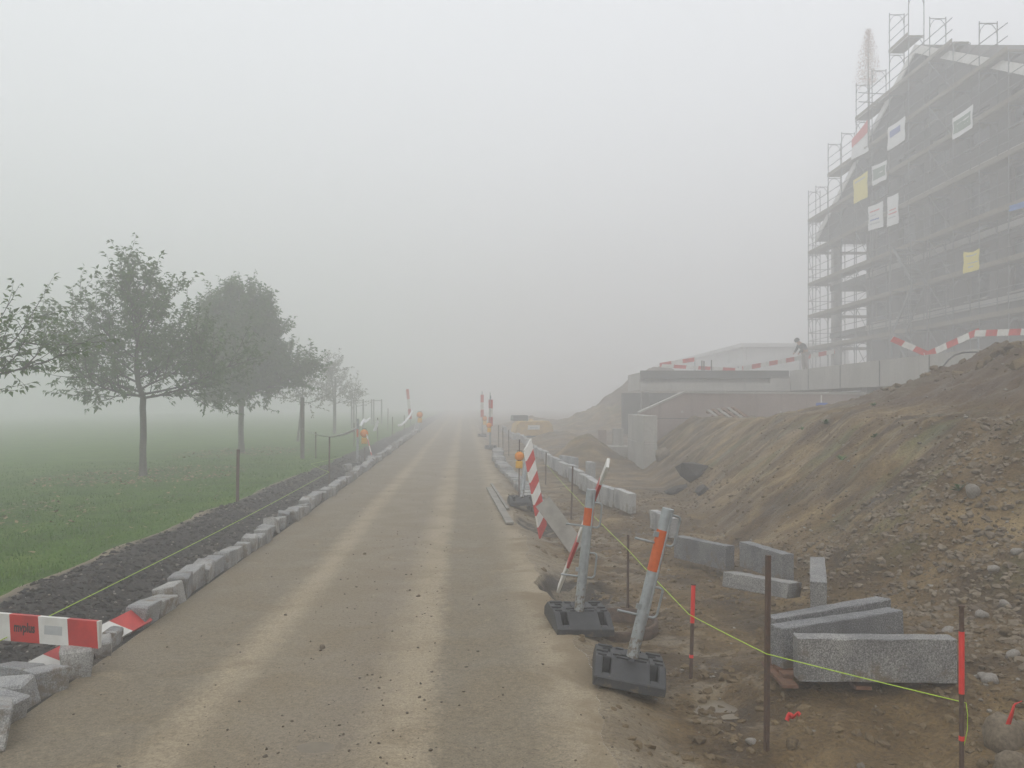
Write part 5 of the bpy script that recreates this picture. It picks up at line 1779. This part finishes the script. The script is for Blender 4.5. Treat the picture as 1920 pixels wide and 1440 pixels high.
barrier((dp(1669, 640, 24.9), dp(1743, 672, 24.5)), .17, .33, 0, 'red and white board slanting down towards the low corner on the terrace')
barrier((dp(1736, 672, 24.4), dp(1839, 626, 23.2)), .17, .33, 0, 'red and white board rising to the right above the spoil heap')
barrier((dp(1827, 631, 23.1), dp(1932, 628, 21.8)), .17, .31, 1, 'red and white board running level to the right edge behind the spoil heap')
barrier((dp(1237, 688, 37.0), dp(1306, 677, 36.9)), .17, .5, 0, 'faded striped board slanting at the far terrace corner')
barrier((dp(1240, 689, 36.8), dp(1385, 697, 36.6)), .15, .52, 1, 'faded striped board sagging along the terrace front edge')
barrier((dp(1393, 695, 36.5), dp(1565, 663, 39.0)), .19, .50, 1, 'faded striped board rising past the crouching worker')
for i, (bx_, y0_, y1_, z_, lb) in enumerate(((1741, 700, 664, 24.55, 'thin steel post where two striped boards meet low'), (1834, 690, 620, 23.3, 'thin steel post where two striped boards meet high'), (1672, 690, 630, 24.95, 'thin steel post at the outer end of the slanting striped board'),
                                             (1243, 698, 683, 37.05, 'short post at the far terrace corner board'), (1303, 696, 671, 36.95, 'paired thin post at the end of the faded corner board'), (1384, 697, 687, 36.7, 'short post between the two faded edge boards'), (1500, 697, 672, 38.2, 'short post behind the rising faded board'))):
    a, b_ = dp(bx_, y0_, z_), dp(bx_, y1_, z_)
    a.z = T0 - .02 if z_ < 30 else T0 - .02
    o = MB().tube([a, b_], .022, 6).build('barrier_post', M['galvanised']); tag(o, lb, 'post', 'barrier posts on the terrace')
for bx_, y1_, lb in ((1316, 676, 'rusty reinforcing bar on the terrace, left of a close pair'), (1320, 677, 'rusty reinforcing bar on the terrace, second of a close pair'), (1334, 675, 'rusty reinforcing bar standing alone on the terrace')):
    a = dp(bx_, 697, 36.6); a.z = T0 - .02
    o = MB().tube([a, dp(bx_, y1_, 36.6)], .028, 6).build('reinforcing_bar', M['rusty_steel']); tag(o, lb, 'bar', 'reinforcing bars on the terrace')
# hose arching out of the heap
o = MB().tube([dp(1758, 700, 19.0), dp(1768, 688, 19.2), dp(1778, 675, 19.4), dp(1790, 666, 19.6), dp(1805, 661, 19.8), dp(1830, 660, 20.0), dp(1860, 668, 20.0)], .02, 7).build('hose', M['cable_black']); tag(o, 'black hose arching out from behind the spoil heap', 'hose')


# ------------------------------------------------------------------ the worker
def skin_obj(name, joints, edges, mat, parent, sub=1, root=0):
    me = bpy.data.meshes.new(name)
    me.from_pydata([j[:3] for j in joints], edges, [])
    me.materials.append(M[mat])
    o = link(name, me, parent)
    md = o.modifiers.new('skin', 'SKIN'); md.use_smooth_shade = True
    sv = me.skin_vertices[0].data if me.skin_vertices else None
    if sv is None:
        bm = bmesh.new(); bm.from_mesh(me); bm.verts.layers.skin.verify(); bm.to_mesh(me); bm.free(); sv = me.skin_vertices[0].data
    for i, j in enumerate(joints):
        r_ = j[3]; sv[i].radius = (r_, r_ if len(j) < 5 else j[4]); sv[i].use_root = (i == root)
    ss = o.modifiers.new('smooth', 'SUBSURF'); ss.levels = sub; ss.render_levels = sub
    return o


wp = dp(1508, 698, 37.6)
wk = empty('person', (wp.x, wp.y, T0), (0, 0, R(5)))
wk.scale = (1.0, 1.0, 1.0)
# bent forward to the left (-x), hands near the rail
body = [(0.06, 0, .86, .13), (0.0, 0, 1.02, .14), (-.14, 0, 1.18, .15), (-.24, 0, 1.28, .07), (-.33, 0, 1.37, .085, .09), (-.37, 0, 1.42, .075),
        (-.16, -.19, 1.20, .055), (-.24, -.24, .96, .042), (-.36, -.20, .80, .034), (-.40, -.19, .74, .035),
        (-.16, .19, 1.20, .055), (-.26, .24, .98, .042), (-.38, .20, .84, .034), (-.43, .19, .79, .035),
        (0.06, -.10, .80, .10), (0.02, -.11, .45, .065), (0.10, -.11, .08, .045), (-.04, -.12, .03, .04),
        (0.06, .10, .80, .10), (0.0, .12, .45, .065), (0.06, .12, .08, .045), (-.08, .12, .03, .04)]
ed = [(0, 1), (1, 2), (2, 3), (3, 4), (4, 5), (2, 6), (6, 7), (7, 8), (8, 9), (2, 10), (10, 11), (11, 12), (12, 13), (0, 14), (14, 15), (15, 16), (16, 17), (0, 18), (18, 19), (19, 20), (20, 21)]
skin_obj('body', body, ed, 'skin', wk, 2)
jk = [(0.06, 0, .84, .155), (0.0, 0, 1.02, .165), (-.14, 0, 1.18, .175), (-.23, 0, 1.27, .09), (-.16, -.20, 1.20, .07), (-.24, -.245, .96, .056), (-.35, -.205, .82, .046), (-.16, .20, 1.20, .07), (-.26, .245, .98, .056), (-.37, .205, .86, .046)]
skin_obj('jacket', jk, [(0, 1), (1, 2), (2, 3), (2, 4), (4, 5), (5, 6), (2, 7), (7, 8), (8, 9)], 'cloth_dark', wk, 2)
tr_ = [(0.06, 0, .86, .14), (0.06, -.10, .78, .11), (0.02, -.11, .45, .08), (0.10, -.11, .09, .06), (0.06, .10, .78, .11), (0.0, .12, .45, .08), (0.06, .12, .09, .06)]
skin_obj('trousers', tr_, [(0, 1), (1, 2), (2, 3), (0, 4), (4, 5), (5, 6)], 'cloth_trousers', wk, 2)
cap = MB(); cap.lathe([(.115, -.05), (.118, 0), (.10, .06), (.06, .095), (0, .105)], 14, 0, Matrix.Translation((-.345, 0, 1.40)) @ Matrix.Rotation(R(-35), 4, 'Y'))
cap.build('hood', M['cloth_dark'], wk)
tag(wk, 'worker in a dark jacket bending over the terrace edge below the scaffolding', 'person')

# ------------------------------------------------------------------ yellow machine in the fog
mp_ = dp(995, 803, 44.0)
mc = empty('excavator', (mp_.x, mp_.y, tz(mp_.x, mp_.y)), (0, 0, R(8)))
for s_ in (-.62, .62):
    t_ = MB()
    t_.prism([(-1.0, .10), (-.85, 0), (.85, 0), (1.0, .10), (1.05, .25), (.95, .42), (.8, .48), (-.8, .48), (-.95, .42), (-1.05, .25)], s_ - .16, s_ + .16, 'x').build('track', M['machine_dark'], mc)
MB().box((0, 0, .48), (.9, 1.2, .2)).build('undercarriage', M['machine_dark'], mc)
bd = MB().prism([(-.92, .60), (-.98, .80), (-.90, 1.20), (-.72, 1.34), (.72, 1.34), (.90, 1.20), (.98, .80), (.92, .60)], -.95, .35, 'y').build('engine_cover', M['machine_yellow'], mc, .03)
MB().box((-.05, -.965, 1.02), (.62, .02, .22)).build('name_plate', M['white_paint'], bd)
MB().box((-.05, -.978, 1.02), (.40, .01, .05)).build('plate_marks', M['sticker_grey'], bd)
cb = MB().prism([(-.2, 1.34), (.75, 1.34), (.65, 1.62), (-.1, 1.62)], -.92, -.15, 'x').build('cab', M['machine_dark'], mc, .03)
MB().prism([(-.12, 1.40), (.6, 1.40), (.55, 1.58), (-.05, 1.58)], -.935, -.925, 'x').build('cab_window', M['glass_dark'], cb)
bo_ = MB().tube([(.3, .4, 1.0), (.3, 1.3, 1.3), (.3, 2.2, 1.2)], [.14, .14, .10], 8).build('boom', M['machine_yellow'], mc)
MB().tube([(.3, 2.2, 1.2), (.3, 2.7, .9), (.3, 2.6, .6)], [.10, .08, .07], 8).build('dipper_arm', M['machine_yellow'], bo_)
MB().prism([(2.3, .1), (2.8, .1), (2.85, .6), (2.5, .7)], .05, .55, 'x').build('bucket', M['machine_dark'], bo_)
tag(mc, 'yellow excavator with white plate on its rear, dim in the fog', 'excavator')

# ------------------------------------------------------------------ odds and ends by the retaining wall
pt = dp(1357, 785, 24.6)
pa = empty('pallet', (pt.x, pt.y - .3, tz(pt.x, pt.y - .3) + .10), (R(22), R(-6), R(14)))
for k in range(6):
    MB().box((-.40 + .16 * k, 0, .07), (.09, .75, .02)).build('slat', M['wood_red'] if k % 2 else M['wood_grey'], pa)
for yy_ in (-.3, 0, .3):
    MB().box((0, yy_, .03), (.95, .09, .055)).build('bearer', M['wood_red'], pa)
tag(pa, 'slatted pallet tipped on the bank in front of the retaining wall', 'pallet')
sp_ = dp(1541, 768, 24.9)
sg = empty('blue_sign', (sp_.x, sp_.y, tz(sp_.x, sp_.y)))
hh_ = max(sp_.z - sg.location.z, 0.12)
MB().tube([(0, .03, -.1), (0, .03, hh_ + .42)], .02, 8).build('post', M['white_paint'], sg)
MB().box((0, 0, hh_ + .10), (.35, .02, .20)).build('plate', M['sign_blue'], sg, .008)
tag(sg, 'small blue plate on a white post in front of the retaining wall', 'sign')
bx0 = dp(1622, 757, 22.5)
e = empty('white_crate', (bx0.x, bx0.y, bx0.z - .08), (0, R(-4), R(10)))
MB().box((0, 0, .05), (.36, .3, .10)).build('tub', M['white_paint'], e, .01)
MB().box((0, 0, .115), (.40, .34, .025)).build('lid', M['banner_white'], e, .006)
tag(e, 'flat white lidded crate half sunk at the edge of the spoil heap', 'crate')
cb0 = dp(1146, 850, 27.0)
e = empty('concrete_footing', (cb0.x, cb0.y, tz(cb0.x, cb0.y) - .05), (0, 0, R(-4)))
MB().box((0, 0, .18), (1.0, .8, .36)).build('pad', M['concrete'], e, .02)
MB().box((.22, .1, .62), (.32, .32, .55)).build('stub_column', M['concrete'], e, .01)
MB().box((-.28, .15, .60), (.26, .26, .5)).build('stub_column', M['concrete_warm'], e, .01)
tag(e, 'low concrete footing with two stub columns left of the pillar', 'footing')

# ------------------------------------------------------------------ the fog
m, n, l, b = new_mat('fog')
n.remove(b)
pv = n.new('ShaderNodeVolumePrincipled')
pv.inputs['Color'].default_value = (0.986, 0.985, 0.986, 1)
pv.inputs['Density'].default_value = FOG_DENSITY
pv.inputs['Anisotropy'].default_value = 0.15
l.new(pv.outputs[0], n['Material Output'].inputs['Volume'])
hz = MB().box((0, 80, 8.5), (300, 260, 35)).build('haze', m)
tag(hz, 'thick even fog filling the whole valley', 'fog', kind='stuff')
